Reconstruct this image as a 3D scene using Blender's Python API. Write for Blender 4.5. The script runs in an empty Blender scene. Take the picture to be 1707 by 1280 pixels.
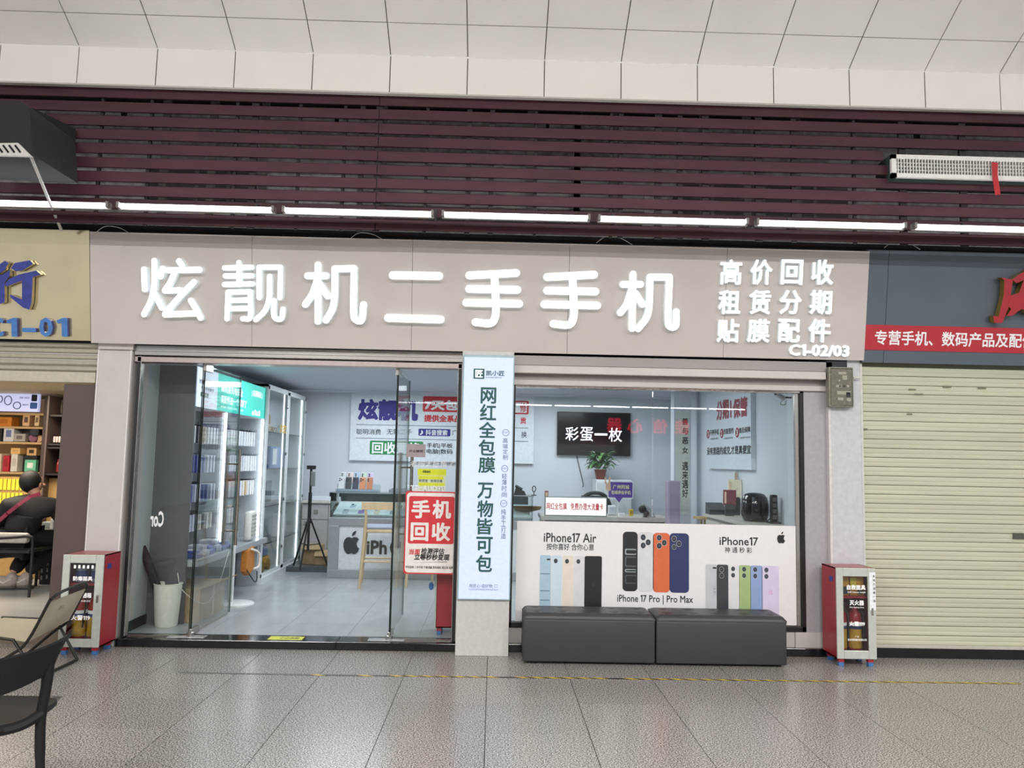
import bpy, bmesh, math, random
from mathutils import Vector, Matrix
random.seed(7)
SC = bpy.context.scene
COL = SC.collection
# ------------------------------------------------------------------ camera
IMW, IMH, FPX = 1707, 1280, 1378.97
YAW, PITCH, ROLL, CAMH = 0.0203156, 0.0939713, 0.0200824, 1.552
_f = Vector((math.sin(YAW), math.cos(YAW), 0)); _r = Vector((math.cos(YAW), -math.sin(YAW), 0)); _u = Vector((0, 0, 1))
FWD = math.cos(PITCH)*_f + math.sin(PITCH)*_u
_u2 = -math.sin(PITCH)*_f + math.cos(PITCH)*_u
RIGHT = math.cos(ROLL)*_r + math.sin(ROLL)*_u2
UP = -math.sin(ROLL)*_r + math.cos(ROLL)*_u2
EYE = Vector((0, 0, CAMH))
cd = bpy.data.cameras.new('camera'); cam = bpy.data.objects.new('camera', cd); COL.objects.link(cam)
cd.sensor_width = 36; cd.lens = FPX/IMW*36; cd.clip_start = .05; cd.clip_end = 200
cam.matrix_world = Matrix(((RIGHT.x, UP.x, -FWD.x, 0), (RIGHT.y, UP.y, -FWD.y, 0), (RIGHT.z, UP.z, -FWD.z, CAMH), (0, 0, 0, 1)))
SC.camera = cam
# ------------------------------------------------------------------ world, exposure
SC.view_settings.view_transform = 'Standard'; SC.view_settings.look = 'None'
SC.view_settings.gamma = 1; SC.view_settings.use_curve_mapping = False
SC.view_settings.exposure = 0.0
w = bpy.data.worlds.new('world'); SC.world = w; w.use_nodes = True
w.node_tree.nodes['Background'].inputs[0].default_value = (.92, .95, 1, 1)
w.node_tree.nodes['Background'].inputs[1].default_value = .85
# ------------------------------------------------------------------ area lights: unseen hall lights added for brightness, shop ceiling panels
def area(name, loc, sx, sy, power, col=(1, 1, 1), rot=(0, 0, 0)):
    l = bpy.data.lights.new(name, 'AREA'); l.shape = 'RECTANGLE'; l.size = sx; l.size_y = sy
    l.energy = power; l.color = col
    o = bpy.data.objects.new(name, l); COL.objects.link(o); o.location = loc; o.rotation_euler = rot
    return o
for i, yy in enumerate((2.6, -3.0, -9.0)):
    for xx in (-5.0, 0.6, 6.2):
        area('hall_fill_light', (xx, yy, 6.25), 3.2, .5, 545, (1, .985, .965))  # added overhead area light, no fixture in view
for xx, yy in ((-1.75, 8.6), (-1.6, 10.9), (.9, 8.7), (.9, 11.0)):
    area('shop_panel_lamp', (xx, yy, 2.49), 1.5, .8, 33, (.88, .95, 1))
area('neighbour_shop_lamp', (-5.0, 8.4, 2.2), 1.4, 1.0, 55, (1, .86, .68))

# ------------------------------------------------------------------ helpers
def ray(px, py): return FWD + (px-IMW/2)/FPX*RIGHT - (py-IMH/2)/FPX*UP
def hit(px, py, o, n):
    d = ray(px, py); return EYE + d*((Vector(o)-EYE).dot(n)/d.dot(n))
def PY(px, py, y): return hit(px, py, (0, y, 0), Vector((0, 1, 0)))
def PZ(px, py, z): return hit(px, py, (0, 0, z), Vector((0, 0, 1)))
def PX(px, py, x): return hit(px, py, (x, 0, 0), Vector((1, 0, 0)))
def lin(c): return tuple((v/12.92 if v <= .04045 else ((v+.055)/1.055)**2.4) for v in c)
def rgb(h):
    if isinstance(h, str): h = tuple(int(h[i:i+2], 16)/255 for i in (0, 2, 4))
    return lin(h)
MATS = {}
def mat(name, col, rough=.5, metal=0, var=.06, scale=30, emit=0, ecol=None, spec=.5, bump=0, coat=0, stretch=None):
    """procedural surface: base colour with fine noise variation"""
    if name in MATS: return MATS[name]
    m = bpy.data.materials.new(name); m.use_nodes = True; nt = m.node_tree; N = nt.nodes; L = nt.links
    b = N['Principled BSDF']; c = rgb(col)
    b.inputs['Roughness'].default_value = rough; b.inputs['Metallic'].default_value = metal
    b.inputs['Specular IOR Level'].default_value = spec; b.inputs['Coat Weight'].default_value = coat
    g = N.new('ShaderNodeNewGeometry'); mp = N.new('ShaderNodeMapping'); nz = N.new('ShaderNodeTexNoise')
    if stretch: mp.inputs['Scale'].default_value = stretch
    nz.inputs['Scale'].default_value = scale; nz.inputs['Detail'].default_value = 3
    L.new(g.outputs['Position'], mp.inputs[0]); L.new(mp.outputs[0], nz.inputs['Vector'])
    rp = N.new('ShaderNodeValToRGB')
    rp.color_ramp.elements[0].position = .3; rp.color_ramp.elements[1].position = .7
    rp.color_ramp.elements[0].color = tuple(max(0, v*(1-var)) for v in c)+(1,)
    rp.color_ramp.elements[1].color = tuple(min(1, v*(1+var)) for v in c)+(1,)
    L.new(nz.outputs['Fac'], rp.inputs[0]); L.new(rp.outputs[0], b.inputs['Base Color'])
    if bump:
        bp = N.new('ShaderNodeBump'); bp.inputs['Strength'].default_value = bump; bp.inputs['Distance'].default_value = .004
        L.new(nz.outputs['Fac'], bp.inputs['Height']); L.new(bp.outputs[0], b.inputs['Normal'])
    if emit:
        b.inputs['Emission Strength'].default_value = emit
        b.inputs['Emission Color'].default_value = (rgb(ecol) if ecol else c)+(1,)
    MATS[name] = m; return m
def glass(name, tint=(.93, .97, .96), refl=1.0, rough=0.0):
    if name in MATS: return MATS[name]
    m = bpy.data.materials.new(name); m.use_nodes = True; N = m.node_tree.nodes; L = m.node_tree.links
    N.remove(N['Principled BSDF']); out = N['Material Output']
    t = N.new('ShaderNodeBsdfTransparent'); t.inputs[0].default_value = tint+(1,)
    g = N.new('ShaderNodeBsdfGlossy'); g.inputs['Roughness'].default_value = rough
    fr = N.new('ShaderNodeFresnel'); fr.inputs[0].default_value = 1.45
    mu = N.new('ShaderNodeMath'); mu.operation = 'MULTIPLY'; mu.inputs[1].default_value = refl
    mx = N.new('ShaderNodeMixShader')
    L.new(fr.outputs[0], mu.inputs[0]); L.new(mu.outputs[0], mx.inputs[0]); L.new(t.outputs[0], mx.inputs[1]); L.new(g.outputs[0], mx.inputs[2])
    L.new(mx.outputs[0], out.inputs[0]); MATS[name] = m; return m

class MB:
    def __init__(s): s.v = []; s.f = []; s.mi = []; s.m = 0
    def add(s, vs, fs):
        o = len(s.v); s.v += [Vector(v) for v in vs]; s.f += [tuple(i+o for i in f) for f in fs]; s.mi += [s.m]*len(fs); return s
    def box(s, x0, x1, y0, y1, z0, z1, bev=0, seg=2):
        if x0 > x1: x0, x1 = x1, x0
        if y0 > y1: y0, y1 = y1, y0
        if z0 > z1: z0, z1 = z1, z0
        vs = [(x, y, z) for z in (z0, z1) for y in (y0, y1) for x in (x0, x1)]
        fs = [(0, 2, 3, 1), (4, 5, 7, 6), (0, 1, 5, 4), (2, 6, 7, 3), (0, 4, 6, 2), (1, 3, 7, 5)]
        if not bev: return s.add(vs, fs)
        bm = bmesh.new(); vv = [bm.verts.new(v) for v in vs]
        for f in fs: bm.faces.new([vv[i] for i in f])
        bmesh.ops.bevel(bm, geom=bm.edges[:], offset=min(bev, .49*min(x1-x0, y1-y0, z1-z0)), segments=seg, affect='EDGES', profile=.5)
        bm.verts.index_update()
        s.add([v.co.copy() for v in bm.verts], [tuple(v.index for v in f.verts) for f in bm.faces]); bm.free(); return s
    def obox(s, c, ax, ay, az, hx, hy, hz):
        c = Vector(c); ax = Vector(ax).normalized(); ay = Vector(ay).normalized(); az = Vector(az).normalized()
        vs = [c+ax*(i*hx)+ay*(j*hy)+az*(k*hz) for k in (-1, 1) for j in (-1, 1) for i in (-1, 1)]
        return s.add(vs, [(0, 2, 3, 1), (4, 5, 7, 6), (0, 1, 5, 4), (2, 6, 7, 3), (0, 4, 6, 2), (1, 3, 7, 5)])
    def prism(s, poly, ext):
        ext = Vector(ext); n = len(poly); a = [Vector(q) for q in poly]
        fs = [tuple(range(n)), tuple(range(2*n-1, n-1, -1))]+[(i, i+n, (i+1) % n+n, (i+1) % n) for i in range(n)]
        return s.add(a+[q+ext for q in a], fs)
    def tube(s, pts, r, n=8, cap=True, closed=False):
        pts = [Vector(q) for q in pts]; m = len(pts); rs = r if isinstance(r, (list, tuple)) else [r]*m
        base = None; vs = []
        for i in range(m):
            a = pts[(i-1) % m] if closed else pts[max(i-1, 0)]; b = pts[(i+1) % m] if closed else pts[min(i+1, m-1)]
            t = (b-a).normalized()
            if base is None:
                base = Vector((0, 0, 1)) if abs(t.z) < .9 else Vector((1, 0, 0))
            x = (base-t*base.dot(t)).normalized(); base = x; y = t.cross(x)
            vs += [pts[i]+(x*math.cos(2*math.pi*k/n)+y*math.sin(2*math.pi*k/n))*rs[i] for k in range(n)]
        fs = []
        for i in range(m if closed else m-1):
            j = (i+1) % m
            fs += [(i*n+k, i*n+(k+1) % n, j*n+(k+1) % n, j*n+k) for k in range(n)]
        if cap and not closed: fs += [tuple(range(n-1, -1, -1)), tuple(range((m-1)*n, m*n))]
        return s.add(vs, fs)
    def lathe(s, prof, c, n=24, sx=1, sy=1, axis='z'):
        c = Vector(c); vs = []; m = len(prof)
        for r, h in prof:
            for k in range(n):
                a = 2*math.pi*k/n; u = r*math.cos(a)*sx; v = r*math.sin(a)*sy
                vs.append(c+(Vector((u, v, h)) if axis == 'z' else Vector((u, h, v)) if axis == 'y' else Vector((h, u, v))))
        fs = [(i*n+k, i*n+(k+1) % n, (i+1)*n+(k+1) % n, (i+1)*n+k) for i in range(m-1) for k in range(n)]
        fs += [tuple(range(n-1, -1, -1)), tuple(range((m-1)*n, m*n))]
        return s.add(vs, fs)
    def ball(s, c, rx, ry=None, rz=None, n=14, m=9):
        ry = ry or rx; rz = rz or rx
        prof = [(max(1e-4, math.sin(math.pi*i/m)), -math.cos(math.pi*i/m)*rz) for i in range(m+1)]
        return s.lathe(prof, c, n, rx, ry)
    def quad(s, a, b, c, d): return s.add([a, b, c, d], [(0, 1, 2, 3)])

def wloc(o):
    v = Vector((0, 0, 0))
    while o: v += o.location; o = o.parent
    return v
def tag(o, label=None, cat=None, group=None, kind=None):
    if label: o['label'] = label
    if cat: o['category'] = cat
    if group: o['group'] = group
    if kind: o['kind'] = kind
    return o
def thing(name, label, cat, loc=(0, 0, 0), group=None, rz=0):
    o = bpy.data.objects.new(name, None); COL.objects.link(o); o.location = loc; o.rotation_euler = (0, 0, rz)
    o.empty_display_size = .1
    return tag(o, label, cat, group)
def build(mb, name, m, parent=None, smooth=False, local=False, label=None):
    """mb holds world coordinates (or coordinates in the parent's frame when local)"""
    me = bpy.data.meshes.new(name)
    vs = mb.v
    if parent is not None and not local:
        off = wloc(parent); vs = [v-off for v in vs]
    loc = None
    if parent is None and not local:
        xs = [v.x for v in vs]; ys = [v.y for v in vs]; zs = [v.z for v in vs]
        loc = Vector(((min(xs)+max(xs))/2, (min(ys)+max(ys))/2, min(zs))); vs = [v-loc for v in vs]
    me.from_pydata([tuple(v) for v in vs], [], mb.f)
    ms = m if isinstance(m, (list, tuple)) else [m]
    for q in ms: me.materials.append(q)
    if len(ms) > 1: me.polygons.foreach_set('material_index', mb.mi)
    bm = bmesh.new(); bm.from_mesh(me); bmesh.ops.recalc_face_normals(bm, faces=bm.faces); bm.to_mesh(me); bm.free()
    if smooth:
        me.polygons.foreach_set('use_smooth', [True]*len(me.polygons))
        try: me.set_sharp_from_angle(angle=math.radians(smooth if smooth is not True else 40))
        except Exception: pass
    o = bpy.data.objects.new(name, me); COL.objects.link(o)
    if parent is not None: o.parent = parent
    if loc: o.location = loc
    if label: o['label'] = label
    return o
def inst(src, name, parent=None, loc=(0, 0, 0), rz=0, rot=None):
    o = bpy.data.objects.new(name, src.data); COL.objects.link(o); o.location = loc
    if parent: o.parent = parent
    o.rotation_euler = rot or (0, 0, rz); return o
def copy_tree(o, parent=None):
    c = o.copy(); COL.objects.link(c); c.parent = parent
    for ch in list(o.children): copy_tree(ch, c)
    return c
# flat frames for print and lettering: origin, right, up, outward
class Fr:
    def __init__(s, o, u, v): s.o = Vector(o); s.u = Vector(u).normalized(); s.v = Vector(v).normalized(); s.n = s.u.cross(s.v)
    def p(s, a, b, c=0): return s.o+s.u*a+s.v*b+s.n*c
    def uv(s, px, py):
        q = hit(px, py, s.o, s.n)-s.o; return q.dot(s.u), q.dot(s.v)
def front(y, o=(0, 0)): return Fr((o[0], y, o[1]), (1, 0, 0), (0, 0, 1))        # faces the camera side (-y)
_fc = {}
TSC = bpy.data.scenes.new('lettering_workshop')
def glyphs(s, bold=0, space=1.0, line=1.0, font=None, align='LEFT'):
    k = (s, bold, space, line, align)
    if k in _fc: return _fc[k]
    if '1' in s and '\n' not in s:                         # the built-in figure one is a bare bar: draw it with a flag
        vs, fs, cur = [], [], 0
        for seg in [t for t in s.replace('1', '|1|').split('|') if t] if '|' not in s else [t for t in s.replace('1', '\x001\x00').split('\x00') if t]:
            if seg == '1':
                v = [Vector((x+cur, y, 0)) for x, y in ((.14, 0), (.24, 0), (.24, .70), (.17, .70), (.0, .60), (.03, .52), (.14, .57))]; f = [(0, 1, 2, 3, 6), (3, 4, 5, 6)]; adv = .24+.09
            else:
                lead = len(seg)-len(seg.lstrip()); tail = len(seg)-len(seg.rstrip()); cur += .22*lead
                if not seg.strip(): continue
                v, f = glyphs(seg.strip()); v = [q.copy() for q in v]; m0 = min(q.x for q in v); adv = max(q.x for q in v)-m0+.09+.22*tail
                for q in v: q.x += cur-m0
            fs += [tuple(i+len(vs) for i in t) for t in f]; vs += v; cur += adv
        _fc[k] = (vs, fs); return vs, fs
    c = bpy.data.curves.new('t', 'FONT'); c.body = s; c.offset = bold; c.space_character = space; c.space_line = line
    c.resolution_u = 2; c.align_x = align; c.fill_mode = 'FRONT'
    o = bpy.data.objects.new('t', c); TSC.collection.objects.link(o); vl = TSC.view_layers[0]; vl.update()
    me = bpy.data.meshes.new_from_object(o.evaluated_get(vl.depsgraph))
    vs = [v.co.copy() for v in me.vertices]; fs = [tuple(p.vertices) for p in me.polygons]
    bpy.data.objects.remove(o); bpy.data.curves.remove(c); bpy.data.meshes.remove(me)
    _fc[k] = (vs, fs); return vs, fs
def embolden(vs, fs, b):
    """thicken glyphs: capsules laid along every outline edge"""
    cnt = {}
    for f in fs:
        for i in range(len(f)):
            e = (f[i], f[(i+1) % len(f)]); cnt[tuple(sorted(e))] = cnt.get(tuple(sorted(e)), 0)+1
    polys = []
    for (i, j), c in cnt.items():
        if c != 1: continue
        a, d = vs[i], vs[j]; t = math.atan2(d.y-a.y, d.x-a.x)
        polys.append([(d.x+b*math.cos(t+k*math.pi/3-math.pi/2), d.y+b*math.sin(t+k*math.pi/3-math.pi/2)) for k in range(4)]+[(a.x+b*math.cos(t+k*math.pi/3+math.pi/2), a.y+b*math.sin(t+k*math.pi/3+math.pi/2)) for k in range(4)])
    return polys
def txt(s, fr, u0, u1, v0, v1, m, parent, name='lettering', bold=0, depth=0, lift=.0015, mirror=False, space=1.0, line=1.0, slant=0, align='LEFT', label=None):
    """one line (or block) of writing fitted into a rectangle of a flat frame"""
    vs, fs = glyphs(s, 0, space, line, align=align)
    if not vs: return None
    polys = embolden(vs, fs, bold) if bold > .004 else []
    al = [(v.x, v.y) for v in vs]+[p for q in polys for p in q]
    xs = [v[0] for v in al]; ys = [v[1] for v in al]; a, b, c, d = min(xs), max(xs), min(ys), max(ys)
    def mp(x, y):
        x = (x-a)/max(b-a, 1e-6); y = (y-c)/max(d-c, 1e-6)
        if mirror: x = 1-x
        return u0+x*(u1-u0)+slant*y*(v1-v0), v0+y*(v1-v0)
    q = MB(); two = 1 if isinstance(m, (list, tuple)) else 0
    q.add([fr.p(*mp(v.x, v.y), lift+depth) for v in vs], fs)
    for k, pl_ in enumerate(polys):
        pts = [mp(*p) for p in pl_]; n = len(pts); o = len(q.v)
        q.v += [fr.p(x, y, lift+depth+.00004+(k % 32)*.00002) for x, y in pts]; q.f.append(tuple(range(o, o+n))); q.mi.append(0)
        if depth > 0:
            q.v += [fr.p(x, y, lift) for x, y in pts]
            for i in range(n): q.f.append((o+i, o+(i+1) % n, o+(i+1) % n+n, o+i+n)); q.mi.append(two)
    return build(q, name, m, parent, label=label)
def rrect(fr, u0, u1, v0, v1, r, w0, w1, n=5):
    pts = []
    for cx, cy, a0 in ((u1-r, v1-r, 0), (u0+r, v1-r, 90), (u0+r, v0+r, 180), (u1-r, v0+r, 270)):
        for k in range(n+1):
            a = math.radians(a0+90*k/n); pts.append((cx+r*math.cos(a), cy+r*math.sin(a)))
    q = MB(); q.prism([fr.p(x, y, w1) for x, y in pts], fr.n*(w0-w1)); return q
def plate(fr, u0, u1, v0, v1, w0, w1):
    q = MB(); q.prism([fr.p(u0, v0, w1), fr.p(u1, v0, w1), fr.p(u1, v1, w1), fr.p(u0, v1, w1)], fr.n*(w0-w1)); return q
def smooth_path(pts, k=6):
    if len(pts) < 3: return [Vector(p) for p in pts]
    P = [Vector(p) for p in pts]; P = [P[0]*2-P[1]]+P+[P[-1]*2-P[-2]]; out = []
    for i in range(1, len(P)-2):
        for j in range(k):
            t = j/k; a, b, c, d = P[i-1], P[i], P[i+1], P[i+2]
            out.append(.5*((2*b)+(-a+c)*t+(2*a-5*b+4*c-d)*t*t+(-a+3*b-3*c+d)*t**3))
    return out+[P[-2]]
def stroke(q, fr, pts, wd, w0, w1, curve=True, n=7):
    pts = [Vector(p) for p in (smooth_path([Vector((a, b)) for a, b in pts], 5) if curve else [Vector((a, b)) for a, b in pts])]
    for a, b in zip(pts, pts[1:]):
        d = (b-a)
        if d.length < 1e-6: continue
        d.normalize(); ang = math.atan2(d.y, d.x); out = []
        for k in range(n+1):
            t = ang-math.pi/2+math.pi*k/n; out.append((b.x+math.cos(t)*wd/2, b.y+math.sin(t)*wd/2))
        for k in range(n+1):
            t = ang+math.pi/2+math.pi*k/n; out.append((a.x+math.cos(t)*wd/2, a.y+math.sin(t)*wd/2))
        m = len(out); o = len(q.v)
        q.v += [fr.p(x, y, w1) for x, y in out]+[fr.p(x, y, w0) for x, y in out]
        q.f.append(tuple(range(o, o+m))); q.mi.append(0)
        for i in range(m): q.f.append((o+i, o+(i+1) % m, o+(i+1) % m+m, o+i+m)); q.mi.append(1)
# ================================================================== the hall
def struct(o): o['kind'] = 'structure'; return o
def granite():
    m = bpy.data.materials.new('granite'); m.use_nodes = True; N = m.node_tree.nodes; L = m.node_tree.links; b = N['Principled BSDF']
    g = N.new('ShaderNodeNewGeometry'); n1 = N.new('ShaderNodeTexNoise'); n1.inputs['Scale'].default_value = 118; n1.inputs['Detail'].default_value = 2
    n2 = N.new('ShaderNodeTexNoise'); n2.inputs['Scale'].default_value = 3; oi = N.new('ShaderNodeObjectInfo')
    L.new(g.outputs['Position'], n1.inputs['Vector']); L.new(g.outputs['Position'], n2.inputs['Vector'])
    r = N.new('ShaderNodeValToRGB'); e = r.color_ramp.elements
    e[0].position = .39; e[0].color = rgb('433f3b')+(1,); e[1].position = .60; e[1].color = rgb('c9c4bf')+(1,)
    k = e.new(.48); k.color = rgb('89847e')+(1,)
    L.new(n1.outputs['Fac'], r.inputs[0])
    mr = N.new('ShaderNodeMapRange'); mr.inputs['To Min'].default_value = .86; mr.inputs['To Max'].default_value = 1.06
    ad = N.new('ShaderNodeMath'); ad.operation = 'ADD'; hl = N.new('ShaderNodeMath'); hl.operation = 'MULTIPLY'; hl.inputs[1].default_value = .5
    L.new(n2.outputs['Fac'], ad.inputs[0]); L.new(oi.outputs['Random'], ad.inputs[1]); L.new(ad.outputs[0], hl.inputs[0]); L.new(hl.outputs[0], mr.inputs['Value'])
    mx = N.new('ShaderNodeMix'); mx.data_type = 'RGBA'; mx.blend_type = 'MULTIPLY'; mx.inputs['Factor'].default_value = 1
    L.new(r.outputs[0], mx.inputs['A']); L.new(mr.outputs[0], mx.inputs['B']); L.new(mx.outputs['Result'], b.inputs['Base Color'])
    b.inputs['Roughness'].default_value = .24; b.inputs['Specular IOR Level'].default_value = .42
    MATS['granite'] = m; return m
GRAN = granite()
GROUT = mat('grout', '2a2724', .8)
ALU = mat('pale_aluminium', 'c3bdb9', .38, 0, .03, 8, spec=.6)
ALUD = mat('grey_aluminium', '8f8a88', .35, .3, .05, 12, stretch=(1, 1, 20))
STEEL = mat('brushed_steel', 'a9a6a2', .25, .9, .08, 20, stretch=(1, 1, 30))
BLACK = mat('matt_black', '17171a', .5)
DARK = mat('dark_void', '0d0d0f', .9)
WHITE = mat('white_laminate', 'dfe1e4', .35, 0, .02)

T = .6; TX0, TY0 = -.01423, 5.51858
fl = struct(build(MB().box(-10, 10, -14, 14, -.06, -.004), 'floor', GROUT))
tsrc = None
for j in range(-5, 3):
    for i in range(-8, 9):
        x0 = TX0+i*T; y0 = TY0+j*T
        if tsrc is None:
            q = MB().box(-T/2+.0021, T/2-.0021, -T/2+.0021, T/2-.0021, -.012, 0)
            tsrc = build(q, 'tile', GRAN, local=True); t = tsrc; t.parent = fl
        else: t = inst(tsrc, 'tile', fl)
        t.location = Vector((x0+T/2, y0+T/2, 0))-fl.location
q = MB().box(-10, 10, -14, TY0-5*T-.001, -.012, 0).box(-10, TX0-8*T-.001, TY0-5*T, 14, -.012, 0).box(TX0+9*T+.001, 10, TY0-5*T, 14, -.012, 0)
q.box(TX0-8*T, TX0+9*T, TY0+3*T+.001, 14, -.012, 0)
o = build(q, 'floor_beyond', GRAN, fl); o['kind'] = 'stuff'

# hazard tape line on the floor, worn through at its left end
tape_y = mat('yellow_tape', 'd8b928', .45, var=.12); tape_k = mat('black_tape', '23211f', .45); tape_g = mat('worn_tape', '5e5b58', .6, var=.2)
hz = thing('hazard_tape', 'black and yellow striped hazard tape line stuck across the granite floor', 'tape', (.8, 6.16, 0))
a, b = PZ(515, 1125, 0), PZ(1700, 1139.5, 0); d = (b-a); n = 46
build(MB().obox((a+b)/2+Vector((0, 0, .0006)), d, (-d.y, d.x, 0), (0, 0, 1), d.length/2, .016, .0005), 'tape_base', tape_k, hz)
q = MB(); e = d/n; pr = Vector((-d.y, d.x, 0)).normalized()*.016; up = Vector((0, 0, .0014))
for i in range(n):
    if i in (1, 2, 4, 12, 19): continue
    s = a+e*i; q.prism([s-pr+e*.55+up, s-pr+e*1.08+up, s+pr+e*.53+up, s+pr+up], (0, 0, .0003))
o = build(q, 'yellow_stripes', tape_y, hz); o['kind'] = 'stuff'
a2 = PZ(300, 1121, 0); d2 = a-a2
build(MB().obox((a+a2)/2+Vector((0, 0, .0006)), d2, (-d2.y, d2.x, 0), (0, 0, 1), d2.length/2, .015, .0005), 'worn_strip', tape_g, hz)

# printed floor sticker by the camp chair
FG = Fr((0, 0, .001), (1, 0, 0), (0, 1, 0))
fs = thing('floor_sticker', 'faded dark square sticker on the floor behind the black chair', 'sticker', (-2.85, 5.45, 0))
build(plate(FG, -3.2, -2.72, 5.33, 5.52, 0, .0012), 'sticker_sheet', mat('sticker_dark', '4b4947', .5), fs)
build(plate(FG, -3.07, -2.93, 5.36, 5.49, .0012, .002), 'pale_patch', mat('sticker_pale', '9a9692', .5), fs)
for i in range(3): build(plate(FG, -2.88+i*.045, -2.86+i*.045, 5.35, 5.50, .0012, .002), 'bar', mat('sticker_pale', '9a9692', .5), fs)

# ---- hall ceiling: white metal panels, fascia row then rising rows
PANEL = mat('ceiling_panel', 'e6e3de', .45, 0, .03, 2)
cl = struct(build(MB().box(-10, 10, -14, -4, 6.4, 6.5), 'ceiling', PANEL))
prof = [(6.40, 4.475), (6.405, 4.79), (6.15, 4.93), (5.62, 5.2), (5.05, 5.46), (4.4, 5.72), (3.5, 6.0), (2.2, 6.25), (-4, 6.4)]
back = MB()
for k in range(len(prof)-1):
    (ya, za), (yb, zb) = prof[k], prof[k+1]
    dv = Vector((0, yb-ya, zb-za)); ln = dv.length; dv.normalize(); nr = Vector((0, dv.z, -dv.y))
    if nr.y > 0 or (abs(nr.y) < .2 and nr.z > 0): nr = -nr
    nr = Vector((0, -dv.z, dv.y)) if False else nr
    if k < 4:
        q = MB().obox((0, 0, 0), (1, 0, 0), dv, nr, .31-.004, ln/2-.0035, .004)
        src = build(q, 'panel', PANEL, local=True); src.parent = cl
        for i in range(-7, 8):
            t = src if i == -7 else inst(src, 'panel', cl)
            j = random.uniform(-.0015, .0015)
            t.location = Vector((-3.379+.31+.62*(i+5), (ya+yb)/2, (za+zb)/2))+nr*j-cl.location
    oo = -nr*.012
    back.add([Vector((-10, ya, za))+oo, Vector((10, ya, za))+oo, Vector((10, yb, zb))+oo, Vector((-10, yb, zb))+oo], [(0, 1, 2, 3)])
build(back, 'backing_shell', mat('panel_gap', '6b6862', .8), cl)
E2 = MB()
for k in range(4, len(prof)-1):
    (ya, za), (yb, zb) = prof[k], prof[k+1]
    E2.add([(-10, ya, za), (10, ya, za), (10, yb, zb), (-10, yb, zb)], [(0, 1, 2, 3)])
build(E2, 'upper_vault', PANEL, cl)
build(MB().box(-10, 10, 6.385, 6.43, 4.462, 4.475), 'edge_trim', mat('edge_trim', 'b9b4ad', .5), cl)

# ---- wall behind the louvres, ducts and hangers
wl_ = struct(build(MB().box(-10, 10, 7.2, 7.3, 2.45, 5.2), 'wall_above_shops', mat('rough_concrete', 'e8e7e0', .9, 0, .35, 14, bump=.6)))
build(MB().box(-10, 10, 6.44, 7.2, 4.62, 4.66), 'soffit', DARK, wl_)
dct = thing('air_duct', 'pale galvanised air duct running behind the maroon slats', 'duct', (0, 7.05, 3.62))
galv = mat('galvanised', '8f908d', .4, .5, .15, 9)
build(MB().box(-1.2, 1.25, 6.92, 7.18, 3.62, 4.1, .01), 'duct_body', galv, dct)
for x in (-.6, 0, .62): build(MB().box(x-.02, x+.02, 6.9, 7.19, 3.6, 4.12), 'duct_flange', galv, dct)
pp = thing('long_pipe', 'long pale pipe running level behind the upper slats', 'pipe', (0, 6.9, 4.36))
build(MB().tube([(-7.8, 6.85, 4.345), (7.8, 6.85, 4.355)], .018, 8), 'pipe_body', mat('pale_pipe', 'a5a29b', .5), pp)
for x in (-3.2, -1.4, .4, 2.2, 3.6): build(MB().box(x-.012, x+.012, 6.82, 6.88, 4.33, 4.6), 'pipe_clip', BLACK, pp)
for i, (x, z, l) in enumerate(((-2.6, 3.9, .9), (2.3, 3.85, 1.5))):
    k = thing('wall_conduit_box', ('grey junction trunking behind the slats above the left shop sign', 'grey junction trunking behind the slats above the right of the shop sign')[i], 'trunking', (x, 7.6, z))
    build(MB().box(x-l/2, x+l/2, 6.98, 7.19, z-.16, z+.16, .01), 'trunk', mat('trunk_grey', '6f6f6d', .6), k)
    for t in (-.3, 0, .3): build(MB().box(x+t*l-.015, x+t*l+.015, 6.965, 6.98, z-.17, z+.17), 'strap', galv, k)

SLAT = mat('maroon_metal', '46282f', .5, .0, .14, 5, spec=.22, stretch=(.6, 1, 3))
lv = thing('louvre_screen', 'maroon metal louvre screen of long slats above the shop signs', 'louvre', (0, 6.5, 3.34))
SY = 6.45
for k in range(10):
    zt = 4.472-.1137*k
    for xa, xb in ((-7.8, -.985), (-.979, 7.8)):
        if k in (3, 4) and xb > 0: xb = PY(1472+(k-3)*11, 255, SY).x
        q = MB(); j = random.uniform(-.004, .004); s = random.uniform(-.005, .005); th = .0025
        # C-shaped channel: face, top lip and bottom lip
        for (y0, y1, z0, z1) in ((SY, SY+th, zt-.085, zt), (SY, SY+.014, zt-th, zt), (SY, SY+.014, zt-.085, zt-.085+th)):
            q.add([(x, y, z+(s if x > 0 else 0)) for z in (z0+j, z1+j) for y in (y0, y1) for x in (xa, xb)], [(0, 2, 3, 1), (4, 5, 7, 6), (0, 1, 5, 4), (2, 6, 7, 3), (0, 4, 6, 2), (1, 3, 7, 5)])
        build(q, 'slat', SLAT, lv)
for px in (170, 252, 395, 425, 500, 575, 604, 632, 712, 782, 820, 893, 1018, 1034, 1096, 1132, 1174, 1262, 1320, 1420, 1500, 1600):
    c = PY(px, 250, SY+.06).x; ww = random.choice((.012, .02, .028))
    build(MB().box(c-ww, c+ww, SY+.02, SY+.045, 3.36, 4.6), 'hanger', mat('hanger_dark', '1d1719', .6), lv)
for px in (282, 360, 445, 640, 884, 961, 1026, 1168, 1240, 1322, 960):
    c = PY(px, 250, SY+.4).x
    build(MB().box(c-.03, c+.03, SY+.3, SY+.34, 3.5, 4.55), 'back_stud', mat('stud_grey', 'a8a7a2', .5, .3), lv)
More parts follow.
